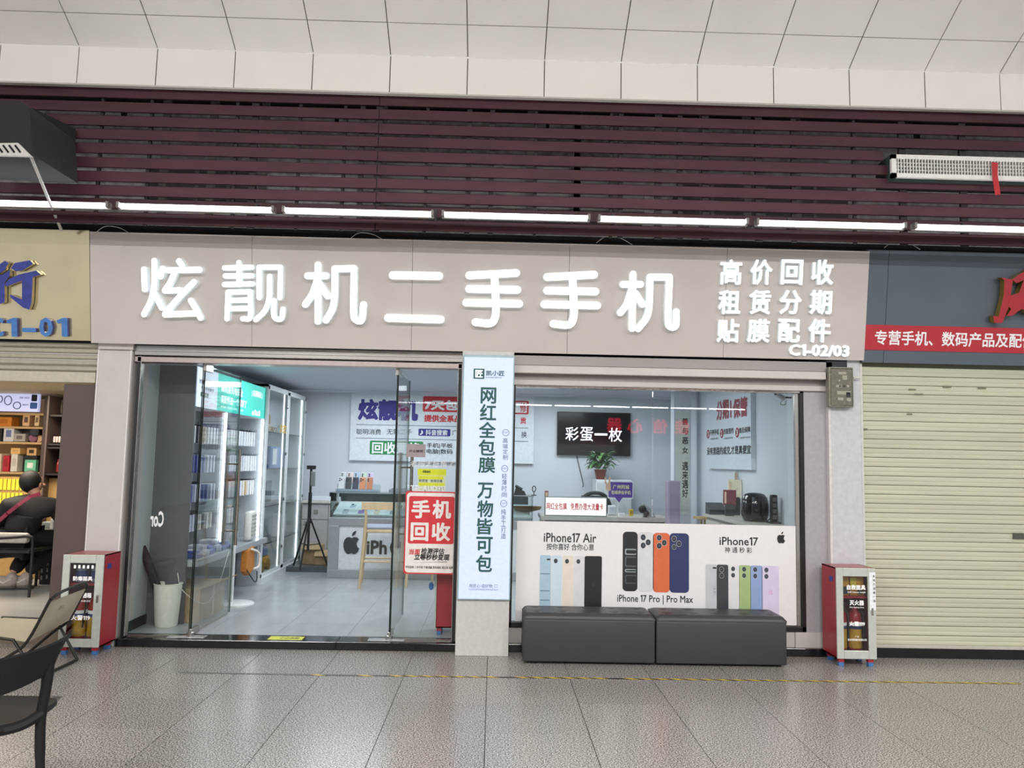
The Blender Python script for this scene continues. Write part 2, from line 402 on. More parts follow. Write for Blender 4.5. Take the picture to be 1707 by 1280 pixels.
# thin wires poking out above the sign
for px, py, n in ((1020, 402, 1), (608, 396, 2), (1500, 410, 3), (185, 385, 4)):
    a = PY(px-26, py+3, 6.7); b = PY(px, py-8, 6.66); c = PY(px+34, py+6, 6.7)
    tag(build(MB().tube(smooth_path([a, a.lerp(b, .5)+Vector((0, 0, .02)), b, b.lerp(c, .5)+Vector((0, 0, .015)), c], 4), .0025, 5), 'loose_wire', mat('wire_pale', 'b9b4ae', .5)),
        ('thin pale wire looping out over the middle of the sign', 'thin pale wire loop above the second character of the sign', 'thin pale wire arching over the dark grey sign', 'thin pale wire at the left end of the sign')[n-1], 'wire')

# ---- tube lights in a row under the louvres
TUBE = mat('tube_glow', 'ffffff', .4, emit=20, ecol='f4f8ff')
HOUS = mat('tube_housing', 'b7b5b3', .35, .4)
xs = [PY(-75, 332, 6.3).x, PY(190, 340, 6.3).x, PY(465, 348, 6.3).x, PY(730, 357, 6.3).x, PY(990, 366, 6.3).x, PY(1253, 370, 6.3).x, PY(1515, 376, 6.3).x, PY(1780, 384, 6.3).x]
tl_lab = ['far left tube lamp cut off by the picture edge above the beige sign', 'tube lamp above the left end of the sign, second from the picture edge',
          'tube lamp above the second and third sign characters', 'tube lamp above the middle of the shop sign', 'tube lamp above the last two large sign characters',
          'tube lamp above the stacked small lettering of the sign', 'tube lamp at the far right above the dark grey sign']
for i in range(7):
    x0, x1 = xs[i]+.03, xs[i+1]-.03; z = 3.462
    t = thing('tube_lamp', 'white '+tl_lab[i], 'lamp', ((x0+x1)/2, 6.3, z), 'tube lamps below the louvres')
    build(MB().tube([(x0+.02, 6.285, z), (x1-.02, 6.285, z)], .0125, 10), 'tube', TUBE, t, smooth=True)
    build(MB().box(x0, x1, 6.305, 6.345, z-.03, z+.025, .006), 'housing', HOUS, t)
    for x in (x0, x1-.022): build(MB().box(x, x+.022, 6.262, 6.31, z-.024, z+.024, .004), 'end_cap', mat('cap_grey', '77736f', .5), t)
rail = thing('lamp_rail', 'thin steel rail carrying the row of tube lamps', 'rail', (0, 6.36, 3.4))
build(MB().box(-7.8, 7.8, 6.35, 6.40, 3.405, 3.425), 'rail_bar', SLAT, rail)
for x in (-3.4, -1.9, -.5, .9, 2.3, 3.7): build(MB().box(x-.01, x+.01, 6.36, 6.39, 3.42, 3.52), 'rail_bracket', BLACK, rail)
wl2 = struct(build(MB().box(-10, 10, 6.98, 7.0, 2.47, 3.5), 'wall_behind_signs', mat('navy_board', '16181f', .7)))

# ---- black duct outlet at top left with grille and white rod
du = thing('black_air_outlet', 'black insulated air duct outlet jutting out at the top left', 'air duct', (-3.9, 5.9, 3.9))
foam = mat('black_foam', '242423', .85, bump=.3)
fy = 5.7
A = [PY(-90, 172, fy), PY(38, 168, fy), PY(52, 176, fy), PY(26, 238, fy), PY(-90, 232, fy)]
a_ = [PY(-90, 168, fy), PY(34, 168, fy), PY(44, 176, fy), PY(50, 190, fy), PY(54, 258, fy), PY(-90, 250, fy)]
q = MB(); dpt = Vector((0, .85, 0)); f2 = [v+Vector((.06, .5, -.02)) for v in a_]
q.prism(a_, (.02, .6, 0)); build(q, 'duct_head', foam, du)
q = MB(); c0 = [PY(54, 180, 6.0), PY(126, 214, 6.42), PY(126, 254, 6.42), PY(56, 256, 6.0)]
q.prism(c0, (-.5, .15, 0)); build(q, 'duct_collar', mat('black_foam2', '1b1b1d', .7), du)
g0, g1, g2, g3 = PY(-90, 240, fy-.03), PY(30, 238, fy-.03), PY(52, 260, fy-.03), PY(-90, 256, fy-.03)
gm = mat('grille_white', 'c9c6c1', .45)
q = MB(); q.prism([g0, g1, g2, g3], (0, .03, 0)); build(q, 'outlet_grille', gm, du)
for i in range(11):
    px = -75+i*10; a = PY(px, 242, fy-.034); b = PY(px+9, 254, fy-.034)
    build(MB().obox((a+b)/2, b-a, (0, 1, 0), Vector((b-a)).cross(Vector((0, 1, 0))), (b-a).length/2, .003, .006), 'louvre_blade', DARK, du)
tag(build(MB().tube([PY(52, 262, 5.75), PY(102, 383, 6.62)], .012, 8), 'support_rod', mat('rod_white', 'c9c7c4', .4)), 'thin white rod slanting from the black duct to the beige sign', 'rod')

# ---- white vent grille at top right
vg = thing('vent_grille', 'long white egg-crate vent grille at the top right among the slats', 'vent', (4.2, 6.4, 3.9))
VY = 6.36; vf = front(VY); u0, v1 = vf.uv(1486, 257); _, v0 = vf.uv(1488, 295); u1 = 5.2
gw = mat('grille_bright', 'dcdad6', .45)
q = MB()
q.box(u0, u1, VY, VY+.03, v1-.035, v1).box(u0, u1, VY, VY+.03, v0, v0+.035).box(u0, u0+.04, VY, VY+.03, v0, v1)
build(q, 'grille_frame', gw, vg)
build(MB().box(u0+.01, u1, VY+.04, VY+.3, v0-.01, v1+.01), 'plenum_box', mat('plenum_dark', '2b3a36', .7), vg)
x = u0+.055; src = None
while x < 4.75:
    if src is None: src = build(MB().box(-.0035, .0035, -.01, .01, -(v1-v0-.07)/2, (v1-v0-.07)/2), 'blade', gw, local=True); src.parent = vg; t = src
    else: t = inst(src, 'blade', vg)
    t.location = Vector((x, VY+.012, (v0+v1)/2))-vg.location; x += .0245
for k in range(1, 4): build(MB().box(u0+.03, u1, VY+.01, VY+.022, v0+.035+(v1-v0-.07)*k/4-.003, v0+.035+(v1-v0-.07)*k/4+.003), 'cross_bar', gw, vg)
a = [PY(1653, 270, VY-.02), PY(1664, 271, VY-.03), PY(1663, 290, VY-.04), PY(1668, 324, VY-.02), PY(1659, 325, VY-.025), PY(1655, 300, VY-.03)]
tag(build(MB().prism(a, (0, .003, 0)), 'red_ribbon', mat('ribbon_red', 'b01f28', .6)), 'red ribbon dangling from the white vent grille', 'ribbon')

# ================================================================== opposite side of the hall (seen only in reflections)
op = struct(build(MB().box(-10, 10, -14.2, -14, 0, 6.4), 'wall_opposite', mat('opposite_wall', '56524f', .7)))
build(MB().box(-10, 10, -14, -13.9, 3.7, 4.6), 'fascia_band', SLAT, op)
for i in range(-6, 7):
    t = thing('opposite_tube_lamp', 'white tube lamp of the shopfronts across the hall', 'lamp', (i*1.3, -13.5, 3.46), 'tube lamps across the hall')
    build(MB().tube([(i*1.3-.6, -13.5, 3.46), (i*1.3+.6, -13.5, 3.46)], .02, 6), 'tube', TUBE, t)
    build(MB().box(i*1.3-.6, i*1.3+.6, -13.56, -13.525, 3.43, 3.49), 'housing', HOUS, t)
rs = thing('red_led_sign', 'red glowing sign across the hall mirrored in the shop window', 'sign', (5.2, -13.8, 2.45))
build(MB().box(3.2, 7.2, -13.95, -13.85, 2.45, 3.2), 'sign_board', BLACK, rs)
RED = mat('led_red', 'ff2a3c', .5, emit=2.2, ecol='ff2038')
fo = Fr((0, -13.84, 0), (-1, 0, 0), (0, 0, 1))
for s, x in (('器', 4.05), ('心', 4.75), ('信', 5.6), ('佳', 6.35)):
    txt(s, fo, -x-.26, -x+.26, 2.6, 3.1, RED, rs, 'character', .03, .03)
for i, (x, c) in enumerate(((-6, '6d7a80'), (-2.2, '8a7f70'), (2.4, '7e8688'), (6.5, '8a8a84'))):
    k = struct(build(MB().box(x-1.7, x+1.7, -13.99, -13.95, .1, 2.2), 'window_%d' % (i+5), mat('opp_win%d' % i, c, .4, emit=.25)))
# ================================================================== main signboard (tilted forward at the top)
bl, br_ = PY(152, 571, 6.9), PY(1440, 600, 6.9)
so = Vector((-3.372, 6.9, 2.468)); sv = Vector((0, -.15, .903)).normalized()
SF = Fr(so, (1, 0, 0), sv); SWID, SHGT = 6.495, Vector((0, .15, .905)).length
sg = thing('shop_sign', 'wide grey shop signboard with glowing white raised characters above the shop', 'sign', (-.12, 6.95, 2.468))
BOARD = mat('sign_board_grey', 'c5bcb7', .42, .0, .025, 3)
cuts = [0]+[SF.uv(px, 480)[0] for px in (420, 687, 948, 1210)]+[SWID]
for a, b in zip(cuts, cuts[1:]): build(plate(SF, a+.0015, b-.0015, 0, SHGT, -.05, 0), 'board_panel', BOARD, sg)
build(plate(SF, .01, SWID-.01, .01, SHGT-.01, -.07, -.05), 'back_frame', ALUD, sg)
GLOW = mat('letter_glow', 'ffffff', .4, emit=1.35, ecol='f2fbff'); GSIDE = mat('letter_side', 'e9f2f4', .4, emit=.22, ecol='dcecf0')
def A(x, y): return SF.uv(140+x/2.626, 370+y/2.626)
def B(x, y): return SF.uv(780+x/2.51, 370+y/2.51)
xuan = [[(275, 210), (278, 296)], [(320, 172), (320, 270), (305, 345), (275, 404)], [(356, 206), (346, 240)], [(322, 318), (352, 376)],
        [(427, 174), (440, 192)], [(378, 213), (516, 211)], [(408, 222), (388, 268), (366, 300)], [(366, 302), (432, 300)], [(492, 264), (428, 330), (366, 402)], [(366, 406), (505, 400)], [(478, 345), (500, 380), (520, 420)]]
liang = [[(625, 203), (742, 200)], [(628, 238), (742, 237)], [(624, 275), (746, 272)], [(687, 180), (687, 275)], [(640, 308), (635, 424)], [(640, 308), (736, 306)],
         [(736, 308), (736, 415), (704, 424)], [(645, 344), (730, 342)], [(645, 380), (730, 378)],
         [(775, 203), (775, 332)], [(775, 200), (868, 200)], [(868, 203), (865, 332)], [(820, 240), (818, 330), (800, 388), (760, 428)], [(840, 345), (838, 405), (850, 424), (872, 422), (878, 382)]]
ji = [[(985, 237), (1065, 237)], [(1030, 190), (1030, 435)], [(1025, 262), (1005, 318), (975, 362)], [(1040, 275), (1072, 325)],
      [(1103, 208), (1103, 300), (1095, 375), (1065, 430)], [(1103, 207), (1187, 205)], [(1187, 207), (1185, 395), (1196, 428), (1220, 428), (1228, 362)]]
er = [[(1355, 235), (1556, 238)], [(1335, 420), (1562, 427)]]
shou = [[(330, 232), (525, 222)], [(330, 288), (530, 292)], [(318, 345), (538, 350)], [(435, 228), (440, 330), (440, 395), (420, 430), (356, 426)]]
ji2 = [[(645, 262), (718, 262)], [(687, 220), (683, 445)], [(680, 285), (660, 345), (634, 380)], [(697, 300), (726, 345)],
       [(757, 234), (755, 330), (745, 395), (708, 446)], [(757, 232), (838, 232)], [(838, 234), (832, 405), (842, 438), (864, 432), (866, 376)]]
def chan(strokes, f, wd, corner=None):
    q = MB()
    for s in strokes: stroke(q, SF, [f(*p) for p in s], wd, .012, .055, curve=len(s) > 2)
    build(q, 'character', [GLOW, GSIDE], sg)
    q2 = MB()
for st, f, wd in ((xuan, A, .048), (liang, A, .042), (ji, A, .055), (er, A, .064)): chan(st, f, wd)
chan([[(x-324, y-7) for x, y in s] for s in shou], B, .062); chan(shou, B, .062); chan(ji2, B, .056)
for r, (row, yy, x0) in enumerate((('高价回收', (160, 262), 1048), ('租赁分期', (287, 385), 1042), ('贴膜配件', (407, 502), 1036))):
    for i, ch in enumerate(row):
        a = B(x0+i*127, yy[1]); b = B(x0+i*127+95, yy[0])
        txt(ch, SF, a[0], b[0], a[1], b[1], [GLOW, GSIDE], sg, 'character', .022, .03, .01)
a = B(1338, 558); b = B(1592, 516); txt('C1-02/03', SF, a[0], b[0], a[1], b[1], [GLOW, GSIDE], sg, 'unit_number', .03, .02, .008)

# ================================================================== left neighbour sign
LSY = 6.9; lf = Fr((0, 6.902, 2.468), (1, 0, 0), sv)
gold = mat('champagne_steel', 'cbbf9c', .16, .75, .05, 3)
sl = thing('neighbour_sign', 'champagne gold polished signboard with blue raised lettering at the left edge', 'sign', (-4.4, LSY, 2.46))
u1, v1 = lf.uv(147, 384); _, v0 = lf.uv(148, 568)
build(plate(lf, -8, -3.376, v0, v1, -.05, 0), 'board', gold, sl)
blue = mat('blue_acrylic', '202d8a', .15, 0, .2, 20, coat=.5); sky = mat('azure_acrylic', '3b74b8', .12, 0, .15, 20, coat=.5); gedge = mat('gold_edge', 'b59a4c', .3, .8)
def lp(px, py): return lf.uv(px, py)
a = lp(-68, 515); b = lp(22, 434); 
# brush character: hand-cut outlines
def cut(polys, f, fr, m, parent, w0=.01, w1=.045):
    q = MB()
    for k, poly in enumerate(polys):
        w1 += .0006; pts = [f(*p) for p in poly]; n = len(pts); o = len(q.v)
        q.v += [fr.p(x, y, w1) for x, y in pts]+[fr.p(x, y, w0) for x, y in pts]
        q.f.append(tuple(range(o, o+n))); q.mi.append(0)
        for i in range(n): q.f.append((o+i, o+(i+1) % n, o+(i+1) % n+n, o+i+n)); q.mi.append(1)
    return build(q, 'character', m, parent)
L6 = lambda x, y: lf.uv(x/2.978, 370+y/2.978)
cut([[(70, 230), (90, 205), (165, 192), (180, 210), (125, 242), (95, 246)],
     [(40, 310), (60, 285), (110, 262), (195, 243), (218, 262), (150, 285), (80, 308), (50, 322)],
     [(125, 280), (178, 270), (172, 400), (160, 436), (130, 425), (68, 375), (66, 360), (125, 385)],
     [(-20, 235), (40, 195), (60, 205), (40, 240), (-20, 280)],
     [(-20, 280), (30, 262), (66, 240), (66, 268), (40, 300), (40, 400), (10, 408), (12, 320), (-20, 345)]], L6, lf, [blue, gold], sl)
for s, x0, x1 in (('C', -30, 28), ('1', 45, 96), ('-', 122, 190), ('0', 206, 272), ('1', 292, 345)):
    a = L6(x0, 568 if s != '-' else 546); b = L6(x1, 476 if s != '-' else 526)
    txt(s, lf, a[0], b[0], a[1], b[1], [sky, blue], sl, 'unit_number', .03, .03, .005)

# ================================================================== right neighbour sign
RSY = 6.9; rf = Fr((0, 6.915, 2.45), (1, 0, 0), sv)
sr = thing('dark_sign', 'dark grey signboard with a red band and white lettering at the right', 'sign', (4.3, RSY, 2.45))
u0, v1 = rf.uv(1449, 416); v0 = rf.uv(1443, 604)[1]
gry = mat('slate_board', '56606a', .45, .1, .04, 4)
build(plate(rf, u0-.012, rf.uv(1478, 500)[0]-.002, v0, v1, -.06, 0), 'board_panel', gry, sr)
build(plate(rf, rf.uv(1478, 500)[0]+.002, 8, v0, v1, -.06, 0), 'board_panel', gry, sr)
va, vb = rf.uv(1446, 583)[1], rf.uv(1446, 541)[1]
redb = mat('red_band', 'b32633', .5); wht = mat('white_print', 'f2eef0', .5)
build(plate(rf, u0-.012, 8, va, vb, 0, .006), 'red_band', redb, sr)
a = rf.uv(1457, 573); b = rf.uv(1722, 552)
txt('专营手机、数码产品及配件', rf, a[0], rf.uv(1725, 560)[0], va+.045, vb-.045, wht, sr, 'lettering', .02, 0, .008)
R8 = lambda x, y: rf.uv(1340+x/4.267, 400+y/4.267)
cut([[(1360, 270), (1445, 285), (1420, 470), (1370, 590), (1315, 590), (1305, 540), (1345, 545), (1380, 400), (1385, 290)],
     [(1440, 285), (1480, 255), (1566, 205), (1700, 200), (1700, 260), (1566, 250), (1520, 290), (1470, 310)],
     [(1520, 290), (1580, 280), (1570, 400), (1490, 500), (1440, 540), (1400, 540), (1470, 440), (1480, 400)],
     [(1425, 400), (1480, 380), (1566, 400), (1640, 520), (1566, 540), (1510, 490), (1460, 520), (1410, 470)]], R8, rf, [mat('red_acrylic', 'a51a28', .35, coat=.1), gedge], sr, .02, .08)

# ================================================================== pillars, base, header of the shop front
FY = 6.95
pl = struct(build(MB().box(-3.335, -3.045, FY, 7.3, 0, 2.42, .012), 'wall_pillar_left', ALU))
build(MB().box(-3.335, -3.045, FY+.004, 7.3, 2.425, 2.6), 'pillar_cap', ALU, pl)
for x in (-3.325, -3.055): build(MB().box(x-.006, x+.006, FY-.004, FY+.01, 0, 2.42), 'corner_bead', mat('bead_white', 'd9d5d2', .3), pl)
pr = struct(build(MB().box(2.842, 3.115, FY, 7.3, 0, 2.6, .012), 'wall_pillar_right', mat('pillar_grey_right', 'c6c6c9', .4)))
build(MB().box(2.83, 2.85, FY-.004, 7.2, 0, 2.3), 'corner_bead', mat('bead_white', 'd9d5d2', .3), pr)
# black stone step under the doors and under the window
STONE = mat('black_granite', '141316', .12, 0, .2, 60)
st = struct(build(MB().box(-3.03, -1.25, 6.93, 7.16, 0, .064, .004).box(-1.248, -.28, 6.93, 7.16, 0, .064, .004), 'trim_step', STONE))
st2 = struct(build(MB().box(.155, 2.842, 6.95, 7.3, 0, .066, .004), 'trim_window_base', STONE))
ysk = thing('threshold_sticker', 'yellow watch-your-step sticker on the black stone doorstep', 'sticker', (-1.5, 7.0, .065))
fs_ = Fr((0, 0, .0645), (1, 0, 0), (0, 1, 0)); a, b = fs_.uv(445, 1066), fs_.uv(509, 1061)
build(plate(fs_, a[0], b[0], a[1], a[1]+.13, 0, .001), 'sticker_sheet', mat('sticker_yellow', 'cfd23c', .5), ysk)
txt('小心台阶', fs_, a[0]+.09, b[0]-.03, a[1]+.03, a[1]+.10, mat('ink_dark', '2a2a20', .6), ysk, 'lettering', .02, 0, .0015)

# header: steel bands over the doors
hd = struct(build(MB().box(-3.04, -.27, 6.99, 7.2, 2.42, 2.56), 'trim_door_header', STEEL))
for k, (z0, z1, y) in enumerate(((2.385, 2.42, 6.97), (2.33, 2.375, 6.985))): build(MB().box(-3.04, -.27, y, 7.15, z0, z1, .004), 'header_band', (STEEL, mat('pinkish_steel', 'b3a5a2', .3, .4))[k], hd)
hw = struct(build(MB().box(.13, 2.86, 6.93, 7.2, 2.37, 2.45), 'trim_window_header', ALUD))
for k, (z0, z1, y) in enumerate(((2.30, 2.365, 6.91), (2.205, 2.25, 6.97), (2.25, 2.30, 7.0))): build(MB().box(.13, 2.80 if k == 0 else 2.842, y, 7.2, z0, z1, .004), 'header_band', (ALU, ALU, ALUD)[k], hw)

# ================================================================== glass door leaves and fixed panes
GL = glass('door_glass', (.975, .99, .985), .5); GE = mat('glass_edge_dark', '14211f', .2)
GY0, GY1 = 7.05, 7.062; FZ = .066
def pane(name, label, x0, x1, z0=.075, z1=2.33, n=1):
    t = thing(name, label, 'glass panel', ((x0+x1)/2, GY0, z0))
    build(MB().box(x0, x1, GY0, GY1, z0, z1), 'pane', GL, t)
    for x in (x0, x1): build(MB().box(x-.0025, x+.0025, GY0-.0005, GY1+.0005, z0, z1), 'edge_seal', GE, t)
    build(MB().box(x0, x1, GY0-.01, GY1+.01, .064, z0), 'bottom_channel', STEEL, t)
    build(MB().box(x0, x1, GY0-.012, GY1+.012, z1, z1+.035), 'top_channel', STEEL, t)
    return t
XL, XR = -2.475, -.835
gp1 = pane('fixed_glass_panel', 'fixed clear glass panel left of the open doors, umbrella bin behind it', -3.03, XL-.01)
gp2 = pane('fixed_glass_panel', 'fixed clear glass panel right of the open doors with the red sticker on it', XR+.01, -.285)
for gp, x in ((gp1, -3.0), (gp2, -.30)):
    build(MB().box(x-.018, x+.018, 6.985, 7.05, .07, 2.38, .004), 'side_post', STEEL, gp)
    build(MB().box(x-.012, x+.012, 6.978, 6.986, .07, 2.33), 'side_post_shadow_gap', BLACK, gp)
HND = mat('handle_steel', 'a59d92', .18, .95)
def leaf(x, label, n):
    d = thing('glass_door', label, 'door', (x, 7.06, .075)); y0, y1 = 7.07, 8.07
    build(MB().box(x-.006, x+.006, y0, y1, .085, 2.32), 'pane', GL, d)
    build(MB().box(x-.0065, x+.0065, y0-.004, y0, .085, 2.32), 'leading_edge', GE, d)
    build(MB().box(x-.0065, x+.0065, y1, y1+.004, .085, 2.32), 'trailing_edge', mat('glass_edge_pale', '6d8a84', .2), d)
    for z0, z1 in ((.075, .125), (2.27, 2.335)): build(MB().box(x-.016, x+.016, y0-.02, y0+.16, z0, z1, .004), 'patch_fitting', STEEL, d)
    for sx in (-1, 1):
        hx = x+sx*.055
        h = build(MB().tube([(hx, y1-.10, .72), (hx, y1-.10, 1.62)], .016, 10), 'pull_handle', HND, d, smooth=True)
        for z in (.85, 1.48): build(MB().tube([(x, y1-.10, z), (hx, y1-.10, z)], .009, 8), 'standoff', HND, h)
    build(MB().lathe([(.03, 0), (.03, .03), (.02, .035)], (x, 7.06, .066), 16), 'floor_pivot', STEEL, d)
    return d
leaf(XL, 'left glass door leaf standing open inwards with long steel pull handles', 1)
leaf(XR, 'right glass door leaf standing open inwards beside the red recycling sticker', 2)
for x, s in ((XL, 'left'), (XR, 'right')):
    k = thing('floor_hinge_cover', 'flat steel floor hinge cover under the %s glass door' % s, 'hinge', (x, 7.06, .065))
    build(MB().box(x-.17, x+.13, 7.0, 7.1, .064, .068, .001), 'cover_plate', mat('hinge_plate', 'b9bcbd', .25, .6), k)
    for t in (-.14, .1): build(MB().lathe([(.006, 0), (.006, .0015)], (x+t, 7.05, .068), 8), 'screw', STEEL, k)
# reflection of a sign opposite, painted as reversed white letters on the left glass
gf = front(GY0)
refl_letters = thing('painted_reflection', 'painted reflection of reversed white letters on the left fixed glass panel', 'lettering', (-2.85, GY0, 1.0))
a = gf.uv(250, 878); b = gf.uv(274, 852); txt('Cor', gf, a[0], b[0], a[1], b[1], mat('vinyl_and_reflection_white', 'e6e6e6', .5), refl_letters, 'letters', .03, .001, .002, mirror=True)

# ================================================================== shop window
wn = struct(thing('window_1', 'large shop window beside the door with dark metal frame', None, (1.4, 7.0, .2)))
WY = 7.02; wf = front(WY); x0, x1 = .175, 2.60; z0, z1 = .235, 2.185
DKF = mat('dark_frame', '2d2a29', .3, .5); 
build(MB().box(x0-.045, x0, WY-.03, WY+.04, z0-.045, z1+.02, .003), 'frame_jamb', DKF, wn)
build(MB().box(x1, x1+.035, WY-.03, WY+.04, z0-.045, z1+.02, .003), 'frame_jamb', DKF, wn)
build(MB().box(x0-.045, x1+.035, WY-.03, WY+.04, z0-.045, z0, .003), 'frame_sill', DKF, wn)
build(MB().box(x0-.045, x1+.035, WY-.03, WY+.04, z1, z1+.04, .003), 'frame_head', mat('mirror_steel', 'bdb7b0', .12, .95, .1, 6, stretch=(3, 1, 1)), wn)
build(MB().box(x1-.035, x1, WY-.01, WY+.03, z0, z1, .003), 'inner_jamb', STEEL, wn)
seam = wf.uv(1088, 750)[0]
WG = glass('window_glass', (.965, .985, .98), 1.1)
build(MB().box(x0, seam-.002, WY, WY+.01, z0, z1), 'pane', WG, wn)
build(MB().box(seam+.002, x1, WY, WY+.01, z0, z1), 'pane', WG, wn)
# walls of the front around the window
fw = struct(build(MB().box(x1+.035, 2.842, 7.0, 7.2, .066, 2.25, .003), 'wall_front_right', mat('front_panel', 'a7a4a6', .4)))
build(MB().box(.155, x1+.035, 7.0, 7.2, .066, z0-.045), 'lower_panel', ALU, fw)
build(MB().box(2.54, 2.842, 6.985, 7.0, .066, .19), 'lower_panel', ALU, fw)

# window poster (printed film with the phone line-up)
PF = Fr((0, WY-.004, 0), (1, 0, 0), (0, 0, 1))
pt = thing('window_poster', 'white printed phone poster on the lower half of the shop window', 'poster', (1.37, WY, .25))
pu0, pv1 = PF.uv(862, 867); pu1 = PF.uv(1326, 880)[0]
build(plate(PF, pu0, pu1, .24, pv1-.005, 0, .002), 'poster_sheet', mat('poster_white', 'e6e4e4', .45, var=.015), pt)
INK = mat('ink_black', '1b1b1d', .5)
C8 = lambda x, y: PF.uv(840+x/3.1036, 860+y/3.1036)
def ptxt(s, x0, y0, x1, y1, m=INK, bold=.008, **k):
    a = C8(x0, y1); b = C8(x1, y0); return txt(s, PF, a[0], b[0], a[1], b[1], m, pt, 'lettering', bold, 0, .0035, **k)
ptxt('iPhone17 Air', 206, 90, 478, 134, bold=.012); ptxt('按你喜好 合你心意', 220, 145, 466, 175); ptxt('iPhone17', 1115, 110, 1314, 150, bold=.012)
ptxt('神 通 秒 彩', 1142, 162, 1283, 190); ptxt('iPhone 17 Pro | Pro Max', 586, 412, 978, 454, bold=.012); ptxt('上 17 型体', 684, 474, 888, 512)
def apple(fr, cx, cy, h, m, parent, lift, thick=0, name='fruit_logo'):
    """apple outline with a bite and a leaf, h = body height"""
    s = h/2; body = [(0, .78), (.3, .9), (.62, .88), (.88, .66), (.70, .42), (.62, .12), (.72, -.2), (.95, -.38), (.78, -.75), (.5, -1.0), (.28, -1.0), (0, -.9), (-.28, -1.0), (-.52, -1.0), (-.82, -.7), (-.98, -.25), (-1.0, .15), (-.9, .55), (-.65, .82), (-.32, .9)]
    leaf_ = [(.0, 1.02), (.05, 1.3), (.25, 1.52), (.5, 1.62), (.5, 1.38), (.35, 1.15), (.15, 1.03)]
    q = MB()
    for poly in (body, leaf_):
        pts = [fr.p(cx+x*s*.92, cy+y*s, lift+thick) for x, y in poly]
        if thick: q.prism(pts, -fr.n*thick)
        else: q.add(pts, [tuple(range(len(pts)))])
    return build(q, name, m, parent)
a = C8(1434, 118); apple(PF, a[0], a[1], .075, INK, pt, .0035)
def pphone(x0, x1, y0, y1, col, lenses=(), lcol='26282c', r=10, tone=None, parent=pt, lift=.0035):
    a = C8(x0, y1); b = C8(x1, y0); r = min(r/3.1/215, (b[0]-a[0])*.3)
    m = mat('print_'+col, col, .4, var=.05, scale=12)
    o = build(rrect(PF, a[0], b[0], a[1], b[1], r, lift, lift+.0005), 'printed_phone', m, parent)
    for lx, ly, lr in lenses:
        c = C8(lx, ly); rr = lr/3.1036/201
        for k, (f, cc) in enumerate(((1, 'b9bcc0'), (.86, lcol), (.4, '4a5560'))):
            q = MB(); q.add([PF.p(c[0]+math.cos(2*math.pi*i/16)*rr*f*.85, c[1]+math.sin(2*math.pi*i/16)*rr*f, lift+.001+.0004*k) for i in range(16)], [tuple(range(16))])
            build(q, 'lens', mat('print_'+cc, cc, .4), o)
    return o
for x0, x1, y0, c, ls in ((182, 244, 203, 'a9c4d6', ()), (243, 300, 204, 'c9dbe6', ((268, 232, 13),)), (301, 360, 206, 'e3d9cb', ((326, 234, 13),)), (360, 414, 207, 'd9d7da', ((385, 235, 13),)), (414, 507, 208, '1d1f22', ())):
    pphone(x0, x1, y0, 520, c, ls)
ob = [C8(222, 228), C8(240, 221)]; build(rrect(PF, ob[0][0], ob[1][0], ob[0][1], ob[1][1], .004, .005, .0055), 'camera_pill', INK, pt)
for y in (300, 388, 436):
    a = C8(188, y); b = C8(236, y-3); build(plate(PF, a[0], b[0], a[1], a[1]+.006, .0045, .005), 'screen_line', mat('print_dkblue', '4c6f86', .4), pt)
for x0, x1, y0, y1, c, ls in ((613, 692, 82, 388, '232428', ()), (690, 775, 84, 390, 'd6d6d8', ((720, 110, 17), (720, 152, 17), (746, 136, 17))), (770, 858, 88, 394, 'd8693f', ((803, 112, 17), (803, 154, 17), (829, 138, 17))), (856, 957, 90, 396, '2c3563', ((880, 118, 16), (905, 143, 16), (880, 160, 14)))):
    pphone(x0, x1, y0, y1, c, ls, r=22)
for y0, y1, c in ((170, 200, '9aa3a8'), (210, 262, '5a6166'), (275, 290, '9aa3a8'), (305, 350, '4a4f55')):
    a = C8(626, y1); b = C8(684, y0); build(rrect(PF, a[0], b[0], a[1], b[1], .01, .0045, .005), 'screen_ring', mat('print_'+c, c, .4), pt)
    a = C8(632, y1-6); b = C8(690, y0+6); build(rrect(PF, a[0], b[0]-.01, a[1], b[1], .008, .0052, .0056), 'screen_ring', mat('print_232428', '232428', .4), pt)
for x0, x1, y0, c, ls, lc in ((1043, 1102, 250, 'c2c6cc', (), '2'), (1101, 1160, 252, '3a3d42', ((1126, 276, 14), (1126, 308, 14)), '1c1e22'), (1160, 1217, 253, 'dcdcdd', ((1185, 273, 13), (1185, 306, 13)), '26282c'), (1217, 1276, 255, 'a3ba7f', ((1242, 275, 14), (1242, 308, 14)), '2c3b2c'), (1276, 1336, 257, '8ea4cf', ((1299, 277, 14), (1299, 310, 14)), '24304a'), (1336, 1421, 259, 'd5cbe2', ((1357, 279, 14), (1357, 312, 14)), '3c3a4a')):
    pphone(x0, x1, y0, 530, c, ls, lc if len(lc) > 1 else '26282c')
a = C8(1090, 385)
q = MB()
for k in range(12):
    t = 2*math.pi*k/12; L_ = .05+.03*(k % 3); q.add([PF.p(a[0]+math.cos(t-.12)*.008, a[1]+math.sin(t-.12)*.008, .0045), PF.p(a[0]+math.cos(t)*.032, a[1]+math.sin(t)*L_, .0045), PF.p(a[0]+math.cos(t+.12)*.008, a[1]+math.sin(t+.12)*.008, .0045)], [(0, 1, 2)])
build(q, 'wallpaper_flower', mat('print_flower', '4b5a78', .4), pt)
ob = [C8(1080, 272), C8(1098, 264)]; build(rrect(PF, ob[0][0], ob[1][0], ob[0][1], ob[1][1], .004, .005, .0055), 'camera_pill', INK, pt)
a = C8(463, 355); apple(PF, a[0], a[1], .04, mat('print_2b2d31', '2b2d31', .4), pt, .0045)
